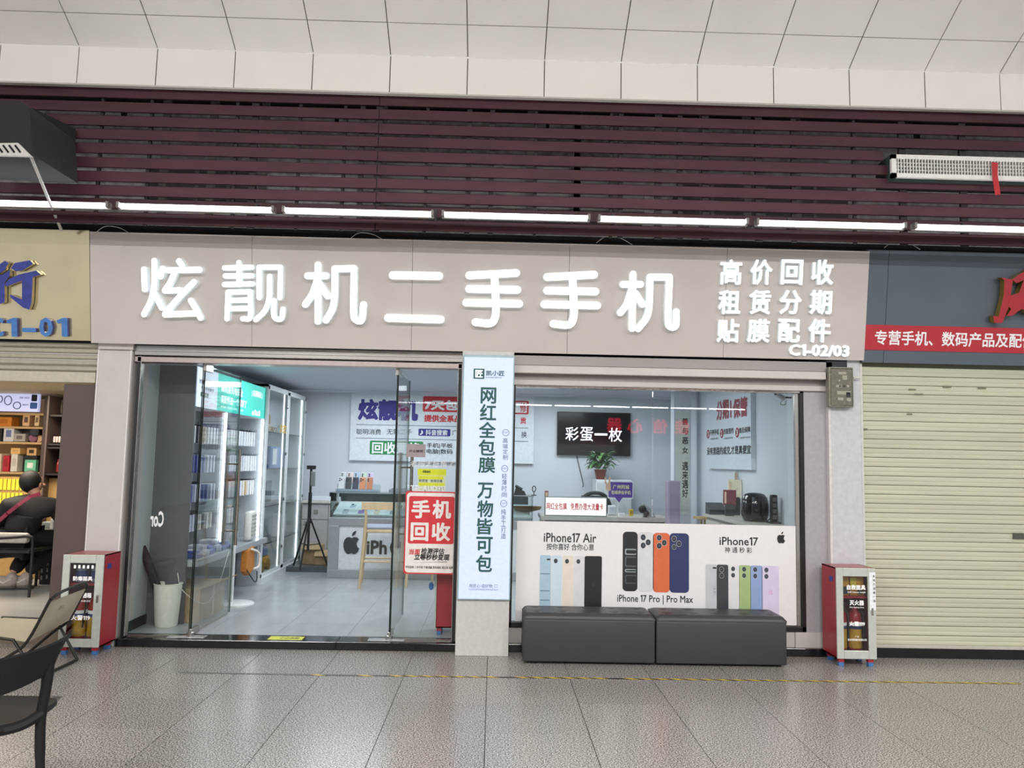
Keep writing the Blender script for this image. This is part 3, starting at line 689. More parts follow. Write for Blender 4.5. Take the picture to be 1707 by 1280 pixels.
a = C8(1380, 395); apple(PF, a[0], a[1], .04, mat('print_e7c6e0', 'd8b4d8', .4), pt, .0045)

# ================================================================== pillar between door and window, with the lit sign box
mp = struct(build(MB().box(-.275, .152, 6.80, 7.25, 0, 2.46, .004), 'wall_pillar_middle', mat('pillar_middle', 'c4c2bf', .45)))
LBY = 6.765; bf = front(LBY-.001)
lb = thing('light_box_sign', 'tall glowing white light box sign with dark green vertical lettering on the middle pillar', 'sign', (-.05, 6.79, .445))
build(MB().box(-.268, .156, LBY+.004, 6.80, .445, 2.425, .006), 'box_case', mat('lightbox_case', '9db6bd', .35), lb)
build(MB().box(-.258, .146, LBY, LBY+.006, .455, 2.405), 'lit_face', mat('lit_face', 'a9b4c8', .5, emit=.55, ecol='cfdcff'), lb)
GRN = mat('lettering_green', '24564f', .6)
K5 = lambda x, y: bf.uv(750+x/2.3733, 570+y/2.3704)
def ltxt(s, x0, y0, x1, y1, bold=.02, m=GRN, name='character'):
    a = K5(x0, y1); b = K5(x1, y0); return txt(s, bf, a[0], b[0], a[1], b[1], m, lb, name, bold, 0, .002)
for s, x0, y0, x1, y1 in (('网', 121, 180, 184, 243), ('红', 118, 246, 184, 309), ('全', 114, 316, 182, 378), ('包', 112, 386, 180, 448), ('膜', 112, 455, 180, 517),
                          ('万', 108, 556, 172, 618), ('物', 107, 626, 172, 692), ('皆', 105, 697, 170, 760), ('可', 103, 770, 170, 836), ('包', 102, 842, 168, 908)): ltxt(s, x0, y0, x1, y1, .022)
g2 = mat('lettering_grey', '4c5a66', .6)
for i, s in enumerate('高端定制'): ltxt(s, 209, 380+i*22, 229, 399+i*22, 0, g2)
for i, s in enumerate('轻薄时尚'): ltxt(s, 205, 520+i*24, 225, 541+i*24, 0, g2)
for i, s in enumerate('纯手工打造'): ltxt(s, 202, 660+i*24, 222, 681+i*24, 0, g2)
for s, x, y in (('☺', 221, 358), ('♨', 217, 500), ('⌂', 213, 638)):
    c = K5(x, y); q = MB(); rr = .026
    q.tube([bf.p(c[0]+math.cos(2*math.pi*i/24)*rr, c[1]+math.sin(2*math.pi*i/24)*rr, .002) for i in range(24)], .0018, 5, closed=True); build(q, 'ring_icon', g2, lb)
    q = MB()
    for t in (-.5, 0, .5): q.tube([bf.p(c[0]+rr*t-.006, c[1]-.006*(1-abs(t)), .002), bf.p(c[0]+rr*t+.004, c[1]+.008, .002)], .0016, 5)
    build(q, 'icon_mark', g2, lb)
a = K5(93, 145); b = K5(137, 106); build(plate(bf, a[0], b[0], a[1], b[1], .0012, .002), 'logo_square', GRN, lb)
lw = mat('logo_pale', 'eef2fa', .5, emit=.5)
a = K5(100, 140); b = K5(131, 111); txt('匠', bf, a[0], b[0], a[1], b[1], lw, lb, 'logo_character', .03, 0, .003)
a = K5(143, 133); b = K5(216, 114); txt('凯小匠', bf, a[0], b[0], a[1], b[1], GRN, lb, 'lettering', .02, 0, .002)
a = K5(143, 144); b = K5(205, 138); txt('KAIXIAOJIANG', bf, a[0], b[0], a[1], b[1], g2, lb, 'lettering', 0, 0, .002)
a = K5(76, 970); b = K5(168, 957); txt('用匠心·造好物', bf, a[0], b[0], a[1], b[1], g2, lb, 'lettering', 0, 0, .002)
a = K5(76, 980); b = K5(190, 976); txt('CUSTOM MADE PHONE FILM', bf, a[0], b[0], a[1], b[1], g2, lb, 'lettering', 0, 0, .002)
a = K5(176, 969); b = K5(188, 959); q = MB(); q.tube([bf.p(a[0], a[1], .002), bf.p(b[0], a[1], .002), bf.p(b[0], b[1], .002), bf.p(a[0], b[1], .002)], .0015, 4, closed=True); build(q, 'logo_square', g2, lb)

# ================================================================== roller shutter of the right neighbour
SHC = mat('shutter_beige', 'c0c1a8', .5, 0, .07, 2.2, stretch=(.5, 1, 5))
sh = thing('roller_shutter', 'closed beige roller shutter of the shop on the right', 'shutter', (4.2, 6.97, .09))
SX0, SX1 = 3.125, 8; pitch = .0775; z = .105; src = None
n_s = int((2.42-z)/pitch)
for k in range(n_s+1):
    if src is None:
        h = pitch-.004; q = MB()
        prof2 = [(0, 0), (-.0035, .004), (-.0045, h*.3), (-.002, h*.42), (-.005, h*.55), (-.0055, h*.8), (-.0035, h-.003), (0, h), (.006, h), (.006, 0)]
        q.prism([Vector((SX0, y, zz)) for y, zz in prof2], (SX1-SX0, 0, 0))
        src = build(q, 'slat', SHC, local=True); src.parent = sh; t = src
    else: t = inst(src, 'slat', sh)
    t.location = Vector((0, 6.99, z+k*pitch))-sh.location
build(MB().box(SX0, SX1, 6.997, 7.005, .09, 2.5), 'backing', mat('shutter_gap', '6a6a58', .8), sh)
build(MB().box(SX0, SX1, 6.965, 7.0, .078, .105, .004), 'bottom_bar', mat('shutter_bar', 'b9b6ac', .4), sh)
lp_ = front(6.975); a = lp_.uv(1689, 898); b = lp_.uv(1730, 889)
build(MB().box(a[0], b[0], 6.97, 6.98, a[1], b[1]), 'lock_plate', mat('lock_grey', '5c5b52', .4, .5), sh)
build(MB().box(SX0-.012, SX0+.004, 6.955, 7.0, .05, 2.45), 'guide_rail', mat('guide_white', 'cfcdc8', .4), sh)
struct(build(MB().box(3.115, 8, 6.96, 7.3, 0, .078), 'baseboard_right', STONE))
struct(build(MB().box(3.115, 8, 7.01, 7.3, .078, 2.5), 'wall_behind_shutter', DARK))
sc_ = mat('scuff_dark', '77745f', .6)
for px, py, w_, h_ in ((1515, 648, 12, 2), (1572, 643, 14, 3), (1525, 656, 14, 2), (1630, 646, 14, 2), (1512, 689, 9, 2), (1440, 714, 6, 3)):
    a = lp_.uv(px, py+h_); b = lp_.uv(px+w_, py); build(plate(front(6.977), a[0], b[0], a[1], b[1], 0, .0008), 'scuff', sc_, sh)

# meter box on the right pillar
mx_ = thing('meter_box', 'small grubby clear-fronted electricity meter box on the right pillar', 'meter', (2.98, 6.9, 2.0))
mf = front(6.87); a = mf.uv(1383, 678); b = mf.uv(1423, 612)
build(MB().box(a[0], b[0], 6.875, 6.95, a[1], b[1], .008), 'case', mat('meter_case', '8a8779', .4, 0, .2, 40), mx_)
build(MB().box(a[0]+.01, b[0]-.012, 6.86, 6.876, a[1]+.012, b[1]-.012, .006), 'cover', glass('meter_cover', (.85, .85, .8), 1.5), mx_)
c1 = mat('meter_pale', 'd6d3c8', .5); c2 = mat('meter_dark', '33332f', .5); M6 = lambda x, y: mf.uv(1330+x/11.38, 580+y/11.38)
for x0, y0, x1, y1, m_ in ((770, 455, 920, 500, c1), (850, 520, 935, 600, c1), (725, 700, 830, 745, c1), (745, 820, 1005, 880, c1), (760, 940, 870, 990, c1), (920, 840, 1000, 930, c2), (770, 600, 805, 630, c1), (930, 700, 975, 745, c1), (930, 950, 1010, 1010, c1)):
    p0 = M6(x0, y1); p1 = M6(x1, y0); build(plate(front(6.874), p0[0], p1[0], p0[1], p1[1], 0, .003), 'label_plate', m_, mx_)
for x in (880, 800): p0 = M6(x, 722); build(MB().lathe([(.008, -.006), (.008, 0)], (p0[0], 6.872, p0[1]), 10, axis='y'), 'knob', c2, mx_)
build(MB().box(a[0]+.0, b[0]-.03, 6.93, 6.95, b[1], b[1]+.09), 'dark_back_plate', mat('navy_plate', '1c1b2b', .5), mx_)
k = mf.uv(1425, 629); build(MB().tube([(k[0], 6.9, k[1]), (k[0]+.06, 6.9, k[1]+.004)], .008, 8), 'side_conduit', c1, mx_)
# ================================================================== shop interior
RX0, RX1, RY0, RY1, RZ1 = -3.05, 2.65, 7.16, 12.2, 2.53
WALLC = mat('shop_wall', 'd3d8df', .55, 0, .015, 2)
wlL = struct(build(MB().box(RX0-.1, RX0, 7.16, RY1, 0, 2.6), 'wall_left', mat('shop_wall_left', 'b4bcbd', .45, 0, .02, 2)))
struct(build(MB().box(RX0, RX0+.012, 7.16, 7.55, .066, .15), 'baseboard_left', mat('baseboard_dark', '22302c', .5)))
wlB = struct(build(MB().box(RX0-.1, RX1+.1, RY1, RY1+.1, 0, 2.6), 'wall_back', WALLC))
wlR = struct(build(MB().box(RX1, RX1+.1, 7.2, RY1, 0, 2.6), 'wall_right', WALLC))
cs = struct(build(MB().box(RX0-.1, RX1+.1, 7.5, RY1+.1, RZ1, RZ1+.08), 'ceiling_shop', mat('shop_ceiling', 'c4c8d2', .6)))
build(MB().box(RX0, .0, 7.2, 7.52, 2.37, RZ1+.08), 'front_bulkhead', mat('bulkhead_gloss', 'd9dde0', .12), cs)
build(MB().box(.15, RX1, 7.2, 7.35, 2.3, RZ1+.08), 'front_bulkhead', WALLC, cs)
build(MB().box(RX0, RX1, RY1-.35, RY1, RZ1-.012, RZ1), 'cornice', WALLC, cs)
# grey floor tiles of the shop
STILE = mat('shop_tile', 'a2a6aa', .28, 0, .1, 3.5, stretch=(3, 1, 1))
fsx = struct(build(MB().box(RX0, RX1, 7.16, RY1, 0, .06), 'floor_shop', mat('shop_grout', '6f7275', .8)))
src = None
for i in range(-4, 7):
    for j in range(9):
        xa, xb = max(RX0, -1.2+.6*(i-0)), min(RX1, -1.2+.6*(i+1)); ya, yb = max(7.16, 7.06+.6*j), min(RY1, 7.06+.6*(j+1))
        if xb-xa < .02 or yb-ya < .02: continue
        full = xb-xa > .599 and yb-ya > .599
        if full and src is not None: t = inst(src, 'tile', fsx)
        else:
            t = build(MB().box(-(xb-xa)/2+.0012, (xb-xa)/2-.0012, -(yb-ya)/2+.0012, (yb-ya)/2-.0012, -.006, 0), 'tile', STILE, local=True); t.parent = fsx
            if full: src = t
        t.location = Vector(((xa+xb)/2, (ya+yb)/2, .066))-fsx.location
build(MB().box(-2.7, .6, 11.05, RY1, .066, .13), 'platform', mat('platform_dark', '4d5256', .4), fsx)

# ---- display unit on the left wall
PXF = Fr((-2.72, 0, 0), (0, 1, 0), (0, 0, 1))
GREYD = mat('charcoal_panel', '54565a', .5); GREYB = mat('shelf_back_grey', '9a9ca0', .5)
du_ = thing('wall_display_unit', 'grey wall display unit with a lit teal header and hanging phone accessories', 'display shelf', (-2.9, 8.7, .066))
build(MB().box(-3.05, -2.72, 7.55, 7.58, .066, 2.37), 'end_panel', GREYD, du_)
build(MB().box(-3.05, -3.03, 7.58, 9.85, .55, 2.0), 'back_panel', GREYB, du_)
build(MB().box(-3.03, -2.72, 8.46, 8.49, .62, 2.0), 'divider', GREYB, du_)
build(MB().box(-3.03, -2.72, 9.82, 9.86, .066, 2.37), 'end_panel', mat('pale_grey_panel', 'b5bbc0', .5), du_)
build(MB().box(-3.03, -2.62, 7.58, 9.84, .56, .62, .003), 'ledge', mat('ledge_grey', '9aa0a4', .35), du_)
build(MB().box(-3.03, -2.95, 7.58, 9.84, .066, .56), 'plinth', mat('plinth_grey', '6b6e71', .5), du_)
for z in (.95, 1.25, 1.52, 1.8): build(MB().box(-3.03, -3.015, 7.6, 9.8, z-.01, z+.01), 'slat_rail', GREYD, du_)
LED = mat('glow_strip', 'ffffff', .4, emit=6, ecol='f0fbff')
for y in (8.455, 9.8): build(MB().box(-2.735, -2.715, y-.012, y+.012, .63, 1.99), 'glow_strip', LED, du_)
hb = build(MB().box(-3.0, -2.725, 7.56, 9.86, 2.0, 2.365), 'header_box', WHITE, du_)
ys = PX(363, 650, -2.72).y
build(plate(PXF, 7.56, ys, 2.0, 2.365, -.004, 0), 'white_face', mat('header_white', 'dfe9f4', .5, emit=.75, ecol='d4e2f2'), hb)
build(plate(PXF, ys, 9.86, 2.0, 2.365, -.004, 0), 'teal_face', mat('header_teal', '2cb8a6', .5, emit=.75, ecol='2bbfae'), hb)
WG_ = mat('header_print', 'f4fffd', .5, emit=.8)
def htxt(s, pxa, pya, pxb, pyb, m, bold=.02):
    a = PX(pxa, pya, -2.72); b = PX(pxb, pyb, -2.72)
    return txt(s, PXF, a.y, b.y, min(a.z, b.z), max(a.z, b.z), m, hb, 'lettering', bold, 0, .002)
a, b = PX(369, 648, -2.72), PX(405, 648, -2.72)
txt('随机皇充电安全', PXF, a.y, b.y, 2.19, 2.27, WG_, hb, 'lettering', .02, 0, .002)
b = PX(412, 648, -2.72); txt('买配件选一个就够了', PXF, a.y, b.y, 2.08, 2.16, WG_, hb, 'lettering', .02, 0, .002)
txt('充电器 · 数据线 · 耳机 · 手机壳', PXF, a.y, b.y-.1, 2.035, 2.055, WG_, hb, 'lettering', 0, 0, .002)
a, b = PX(420, 648, -2.72), PX(438, 648, -2.72)
txt('( 品质保证 )', PXF, a.y, b.y, 2.22, 2.30, WG_, hb, 'lettering', .02, 0, .002)
q = MB()
for i, (t, h) in enumerate(((.1, .04), (.3, .06), (.5, .05), (.7, .06))): q.add([PXF.p(a.y+t*(b.y-a.y), 2.02, .002), PXF.p(a.y+(t+.14)*(b.y-a.y), 2.02, .002), PXF.p(a.y+(t+.14)*(b.y-a.y), 2.02+h, .002), PXF.p(a.y+t*(b.y-a.y), 2.02+h, .002)], [(0, 1, 2, 3)])
build(q, 'printed_bottles', WG_, hb)
a, b = PX(331, 645, -2.72), PX(357, 645, -2.72)
tg = mat('header_dark', '3a4a50', .5)
txt('YFRESSEHI', PXF, a.y, b.y, 2.215, 2.255, tg, hb, 'lettering', .02, 0, .002); txt('专业手机配件', PXF, a.y+.06, b.y, 2.165, 2.195, tg, hb, 'lettering', .01, 0, .002)
build(plate(PXF, a.y+.06, b.y-.15, 2.10, 2.14, 0, .002), 'green_tag', mat('header_green', '2c8a6c', .5), hb); txt('源头正品', PXF, a.y+.1, b.y-.2, 2.107, 2.133, WG_, hb, 'lettering', .01, 0, .003)
# hanging packs on hooks
pcols = ['e4e6ea', 'd7dbe4', 'eef0f2', 'c4cbdc', '3f4f9a', 'e9e4da', '2e3138', 'dfe7ee', 'c9b48a', 'd4d9f0']
PM = [mat('pack_'+c, c, .35, var=.1, scale=40) for c in pcols]
HK = mat('hook_dark', '2c2c30', .4, .6); protos = {}
cn_ = {}; ORD = 'first second third fourth fifth sixth seventh eighth ninth tenth eleventh twelfth thirteenth fourteenth fifteenth sixteenth seventeenth eighteenth'.split()
rown = ['top', 'second', 'third', 'lowest']
for r, (zt, hh) in enumerate(((1.83, .16), (1.56, .17), (1.28, .16), (1.0, .15))):
    y = 7.66
    while y < 9.76:
        if abs(y-8.47) > .05 and not (r == 3 and y > 9.2):
            left = y < 8.46
            c = random.choice((0, 2, 5, 8, 6)) if (left and r == 0) else random.choice((4, 3, 1, 9, 4)) if left and r in (1, 2) else random.choice((0, 1, 2, 7, 2)) if r < 2 else random.randrange(10)
            key = (c, r)
            cn_[(r, left)] = cn_.get((r, left), 0)+1
            lab = '%s accessory pack, %s along the %s row%s' % ({4: 'dark blue', 6: 'black', 8: 'tan', 3: 'pale blue', 9: 'pale violet', 5: 'cream'}.get(c, 'white'), ORD[cn_[(r, left)]-1], rown[r], ' in the near display bay' if left else ' in the far display bay')
            if key not in protos:
                t = thing('accessory_pack', lab, 'accessory pack', (-2.86, y, zt), 'accessory packs on the wall display')
                q = MB(); q.box(-.085, .085, -.014, .014, -hh, 0, .004); o = build(q, 'pack_card', PM[c], t, local=True)
                build(MB().tube([(-.16, 0, .012), (.1, 0, .012), (.11, 0, .03)], .003, 5), 'hook', HK, t, local=True)
                protos[key] = t
            else:
                t = copy_tree(protos[key]); t.location = (-2.86, y, zt); t['label'] = lab
        y += random.uniform(.075, .11)
# goods on the ledge
bm_ = [mat('bag_blue', '3d4f9c', .3, var=.3, scale=25), mat('bag_pale', 'cfd6e2', .3, var=.15, scale=25), mat('bag_indigo', '5a6ab4', .3, var=.3, scale=25)]
for i, (y, h, c) in enumerate(((7.75, .07, 0), (7.93, .10, 1), (8.1, .08, 2), (8.27, .12, 1), (8.42, .08, 0), (8.62, .07, 2))):
    q = MB(); q.box(-2.86, -2.66, y-.075, y+.075, .62, .62+h*.6, .02).box(-2.85, -2.68, y-.06, y+.06, .62+h*.55, .62+h, .02)
    t = thing('packet', '%s shiny packet lying on the display ledge, number %s from the umbrella bin' % (('blue', 'white', 'indigo', 'white', 'blue', 'indigo')[i], ('one', 'two', 'three', 'four', 'five', 'six')[i]), 'packet', (-2.76, y, .62), 'packets on the display ledge')
    t['label'] = ('blue shiny packet at the near end of the display ledge', 'thin white packet second along the display ledge', 'indigo packet third along the display ledge', 'tall white packet fourth along the display ledge', 'blue packet below the inner light strip', 'indigo packet just past the shelf divider')[i]
    build(q, 'packet_body', bm_[c], t, smooth=True); build(MB().box(-2.80, -2.72, y-.04, y+.04, .62+h, .62+h+.003), 'packet_label', PM[2], t)
for i, (y, z) in enumerate(((8.75, .8), (9.0, .86))):
    tag(build(MB().box(-2.86, -2.8, y-.05, y+.05, z, z+.17, .004), 'phone_box', mat('box_tan', 'c9a58a', .5)), ('tan boxed accessory hanging low in the right bay', 'second tan boxed accessory hanging low in the right bay')[i], 'box')
# white slim case leaning at the far end of the ledge
q = MB().box(-2.74, -2.66, 9.28, 9.52, .63, .95, .03, 3); t = thing('slim_white_case', 'white rounded slatted case standing on the far end of the display ledge', 'case', (-2.7, 9.4, .62))
build(q, 'case_body', mat('case_white', 'd8d8d4', .4), t, smooth=True)
for k in range(6): build(MB().box(-2.658, -2.652, 9.32, 9.48, .68+k*.042, .70+k*.042), 'slot', mat('case_slot', 'a9aaa6', .4), t)
# cardboard box and orange bag below
cbx = thing('cardboard_box', 'brown cardboard box pushed under the wall display ledge', 'box', (-2.78, 7.95, .066))
card = mat('cardboard', 'a58f6c', .8, var=.1); build(MB().box(-2.94, -2.6, 7.62, 8.3, .066, .36, .004), 'carton', card, cbx)
build(MB().box(-2.599, -2.595, 7.93, 7.99, .066, .362), 'tape_strip', mat('box_tape', 'b7a888', .3), cbx)
build(MB().prism([(-2.6, 7.62, .36), (-2.6, 8.3, .36), (-2.48, 8.3, .40), (-2.48, 7.62, .40)], (0, 0, .004)), 'flap', card, cbx)
bg = thing('orange_bag', 'orange drawstring bag with white handle hanging under the display ledge', 'bag', (-2.66, 9.15, .3))
q = MB(); q.prism([(-2.66, 9.0, .55), (-2.66, 9.25, .58), (-2.66, 9.3, .36), (-2.66, 9.12, .28), (-2.66, 8.98, .34)], (.06, 0, 0)); build(q, 'bag_body', mat('bag_orange', 'b8742c', .6, var=.15), bg)
build(MB().tube(smooth_path([(-2.59, 9.12, .56), (-2.56, 9.3, .5), (-2.56, 9.32, .36), (-2.58, 9.2, .34)], 5), .012, 6), 'handle', mat('bag_handle', 'e6e2da', .5), bg)
build(MB().tube(smooth_path([(-2.6, 9.0, .36), (-2.56, 9.15, .22), (-2.57, 9.3, .2), (-2.58, 9.33, .3)], 5), .006, 5), 'cord', BLACK, bg)
wcb = smooth_path([PY(296, 955, 7.4), PY(303, 982, 7.45), PY(330, 1003, 7.6), PY(348, 1002, 7.75), PY(366, 970, 7.9), PY(382, 918, 8.3)], 6)
tag(build(MB().tube(wcb, .0035, 5), 'white_cable', mat('cable_white', 'd8d4c8', .5)), 'thin white cable drooping in front of the cardboard box', 'cable')

# ---- white stand with round base
c = PZ(391, 1007, .066); ws = thing('white_floor_stand', 'white floor stand with round base and square post behind the left door', 'stand', (c.x, c.y, .066))
wp = mat('stand_white', 'd9dcdb', .35)
build(MB().lathe([(.19, 0), (.19, .012), (.175, .02), (.03, .024)], (c.x, c.y, .066), 32), 'round_base', wp, ws, smooth=30)
build(MB().box(c.x-.07, c.x-.02, c.y-.02, c.y+.02, .085, .74, .006), 'post', wp, ws)
build(MB().box(c.x-.08, c.x-.01, c.y-.028, c.y+.028, .72, .80, .006), 'collar', wp, ws)
build(MB().box(c.x-.055, c.x-.035, c.y-.012, c.y+.012, .8, 1.25, .004), 'upper_tube', HND, ws)
# ---- waste bin with umbrella
c = PZ(268, 1047, .066); bx_, by_ = c.x+.005, c.y+.1
wb = thing('waste_bin', 'tall cream plastic bin used as umbrella stand behind the left glass', 'bin', (bx_, by_, .066))
build(MB().lathe([(.088, 0), (.095, .01), (.118, .36), (.124, .365), (.118, .37), (.112, .36), (.09, .02), (.001, .018)], (bx_, by_, .066), 28), 'bin_shell', mat('bin_cream', 'd2d4c8', .5), wb, smooth=35)
um = thing('umbrella', 'folded black umbrella standing in the cream bin', 'umbrella', (bx_-.03, by_, .12))
tip = Vector((bx_+.02, by_, .12)); top = PY(236, 908, by_-.02); ax = (top-tip)
blk = mat('umbrella_cloth', '1f1a24', .7, bump=.2)
build(MB().tube([tip, tip+ax*.15, tip+ax*.5, tip+ax*.85, tip+ax*.97, top], [.008, .035, .04, .036, .03, .012], 10), 'folded_canopy', blk, um, smooth=50)
build(MB().tube([top, top+ax.normalized()*.12], .018, 8), 'grip', BLACK, um)
e = top+ax.normalized()*.12; build(MB().tube(smooth_path([e, e+Vector((-.02, 0, .02)), e+Vector((-.04, 0, .0)), e+Vector((-.04, 0, -.06))], 4), .006, 6), 'wrist_loop', BLACK, um)
build(MB().tube([tip+ax*.62+Vector((.03, -.04, 0)), tip+ax*.2+Vector((.03, -.04, 0))], .006, 5), 'closing_strap', mat('strap_purple', '2c1f36', .6), um)

# ---- white glass cabinet on the left wall
wc = thing('glass_cabinet', 'tall white display cabinet with glass doors against the left wall', 'cabinet', (-2.88, 10.8, .066))
CW = mat('cabinet_white', 'd4d9da', .4); CX = -2.70
build(MB().box(-3.04, CX, 9.88, 9.91, .12, 2.42), 'side_panel', CW, wc); build(MB().box(-3.04, CX, 11.86, 11.89, .12, 2.42), 'side_panel', CW, wc)
build(MB().box(-3.04, -3.02, 9.9, 11.88, .12, 2.42), 'back_panel', mat('cabinet_back', 'c3cad0', .4), wc)
build(MB().box(-3.04, CX+.02, 9.87, 11.9, .066, .14), 'plinth', CW, wc); build(MB().box(-3.04, CX, 9.88, 11.89, 2.39, 2.42), 'top_panel', CW, wc)
for z in (.5, .95, 1.4, 1.85): build(MB().box(-3.02, CX-.03, 9.91, 11.86, z, z+.012), 'shelf', glass('shelf_glass', (.88, .95, .93), 1.2), wc)
for k, (ya, yb) in enumerate(((9.9, 10.86), (10.9, 11.86))):
    d = build(MB().box(CX-.012, CX-.004, ya+.04, yb-.04, .18, 2.37), 'door', glass('cab_glass', (.97, .985, .98), .35), wc)
    for y in (ya, yb-.04): build(MB().box(CX-.02, CX+.004, y, y+.04, .14, 2.4), 'stile', CW, d)
    for z in (.14, 2.36): build(MB().box(CX-.02, CX+.004, ya, yb, z, z+.04), 'rail', CW, d)
    for z in (.42, 1.02, 1.6, 2.2): build(MB().lathe([(.018, 0), (.022, .01), (.012, .016)], (CX+.004, (yb-.02 if k else ya+.9), z), 10, axis='x'), 'hinge', STEEL, d)
for y in (9.93, 10.86, 11.84): build(MB().box(CX-.06, CX-.045, y-.006, y+.006, .16, 2.38), 'glow_strip', mat('cab_fill_glow', 'ffffff', .4, emit=2.5, ecol='eef8ff'), wc)  # glowing strips added to brighten the inside of the cabinet
def citem(name, label, cat, parts):
    c = thing(name, label, cat, parts[0][1])
    for nm, ctr, size, m_ in parts: build(MB().box(ctr[0]-size[0]/2, ctr[0]+size[0]/2, ctr[1]-size[1]/2, ctr[1]+size[1]/2, ctr[2], ctr[2]+size[2], min(size)*.15), nm, m_, c)
    return c
toyY = mat('toy_yellow', 'c79a2c', .4); toyB = mat('toy_blue', '5d7fb4', .4); dkg = mat('pic_grey', '59606a', .5)
ty = thing('toy_digger', 'yellow toy digger on the bottom shelf of the white cabinet', 'toy', (-2.82, 10.3, .14))
build(MB().box(-2.9, -2.76, 10.1, 10.5, .26, .34, .01), 'chassis', toyY, ty); build(MB().box(-2.88, -2.78, 10.3, 10.5, .34, .46, .01), 'cab', toyB, ty)
build(MB().tube([(-2.82, 10.15, .33), (-2.82, 10.05, .42), (-2.82, 9.96, .26)], .02, 6), 'arm', toyY, ty); build(MB().box(-2.88, -2.76, 9.93, 10.02, .2, .27, .01), 'bucket', mat('toy_dark', '4a4338', .5), ty)
for y in (10.16, 10.42): build(MB().lathe([(.07, 0), (.07, .04)], (-2.78, y, .24), 14, axis='x'), 'wheel', mat('toy_wheel', '8f6f22', .6), ty)
build(MB().box(-2.92, -2.74, 10.08, 10.52, .14, .18), 'stand_block', CW, ty)
citem('framed_picture', 'small dark grey framed picture in the white cabinet', 'picture', [('picture_board', (-2.8, 10.42, 1.0), (.02, .3, .26), dkg), ('picture_mount', (-2.788, 10.42, 1.03), (.006, .22, .2), mat('pic_lt', '7b848c', .5))])
citem('blue_gift_box', 'blue and white boxed set on the upper middle shelf of the white cabinet', 'box', [('box_body', (-2.84, 10.75, 1.41), (.12, .62, .28), mat('gift_blue', '5f7fb0', .4)), ('box_label', (-2.776, 10.6, 1.46), (.004, .2, .2), PM[2])])
citem('gold_figure', 'gold ornament on the top shelf of the white cabinet', 'ornament', [('ornament_base', (-2.84, 10.35, 1.862), (.12, .2, .1), mat('orn_w', 'cfc8b4', .4)), ('ornament_top', (-2.84, 10.35, 1.96), (.08, .14, .12), mat('orn_gold', 'b08f3a', .3, .5))])
citem('white_box', 'white carton on the lower middle shelf of the white cabinet', 'box', [('carton', (-2.84, 11.2, .51), (.12, .3, .3), PM[0]), ('carton_band', (-2.778, 11.2, .6), (.004, .3, .06), PM[1])])
wcp = PXF
for (pa, pb, s, m_) in (((450, 712), (461, 720), '初', mat('gold_ink', '6a5a3a', .5)), ((466, 708), (478, 722), '炫', mat('gold_ink2', 'c09a3a', .5))):
    a = PX(pa[0], pb[1], CX+.006); b = PX(pb[0], pa[1], CX+.006); txt(s, Fr((CX+.006, 0, 0), (0, 1, 0), (0, 0, 1)), a.y, b.y, a.z, b.z, m_, wc, 'door_lettering', .02)

# ---- back wall banner
BY = RY1-.055; BF = front(BY-.001)
bn = thing('wall_banner', 'large white promotional board with blue, red and green lettering on the back wall', 'sign board', (-.77, RY1-.03, 1.56))
b0 = BF.uv(582, 767); b1 = BF.uv(891, 658)
build(MB().box(b0[0], b1[0], BY, RY1-.002, b0[1], b1[1]), 'board', mat('banner_white', 'dfe5ec', .45), bn)
Q3 = lambda x, y: BF.uv(490+x/5.333, 580+y/5.333)
NAVY = mat('print_navy', '2c1f84', .5); REDP = mat('print_red', 'cf2b38', .5); GRNP = mat('print_green', '1f8a4c', .5); DKP = mat('print_ink', '33363c', .5); WHP = mat('print_white', 'f0f2f4', .5)
def btxt(s, x0, y0, x1, y1, m_, bold=.02, lift=.002, f=Q3, fr=BF, par=bn, **k):
    a = f(x0, y1); b = f(x1, y0); return txt(s, fr, a[0], b[0], a[1], b[1], m_, par, 'lettering', bold, 0, lift, **k)
def bbox(x0, y0, x1, y1, m_, r=.02, lift=.001, f=Q3, fr=BF, par=bn, name='colour_block'):
    a = f(x0, y1); b = f(x1, y0); return build(rrect(fr, a[0], b[0], a[1], b[1], r, 0, lift), name, m_, par)
btxt('炫靓机', 568, 462, 1108, 640, NAVY, .05)
bbox(1145, 445, 1930, 565, REDP); btxt('7天包', 1158, 465, 1460, 550, WHP, .05); btxt('换 保修', 1480, 465, 1910, 550, WHP, .05)
btxt('提供全系品质', 1156, 600, 1560, 655, REDP, .045)
for y in (680, 800):
    a = Q3(552, y+2); b = Q3(2080, y-1); build(plate(BF, a[0], b[0], a[1], a[1]+.007, 0, .001), 'rule_line', DKP, bn)
btxt('聪明消费', 553, 722, 775, 768, DKP, .005); btxt('无需二手', 825, 722, 1050, 768, DKP, .005)
bbox(1106, 722, 1392, 780, NAVY, .015); btxt('抖音搜索', 1170, 728, 1365, 775, WHP, .02); btxt('♪', 1118, 730, 1150, 772, WHP, .02)
btxt('广州', 1405, 728, 1510, 778, DKP, 0)
bbox(672, 832, 1150, 945, GRNP, .02); btxt('回收置换', 692, 842, 1130, 938, WHP, .03)
btxt('手机|平板', 1178, 848, 1412, 892, DKP, .015); btxt('电脑|数码', 1178, 900, 1412, 946, DKP, .015); btxt('免\n立', 1450, 850, 1490, 946, DKP, .015)
Q6 = lambda x, y: BF.uv(840+x/4.57, 600+y/4.57)
bbox(60, 312, 190, 412, REDP, .02, .0012, Q6); bbox(66, 324, 176, 400, WHP, .012, .0018, Q6, name='white_inset'); btxt('修', 122, 325, 172, 398, REDP, .02, .003, Q6)
btxt('贡', 125, 440, 170, 486, REDP, .035, .002, Q6); btxt('换', 132, 545, 175, 592, DKP, .005, .002, Q6)

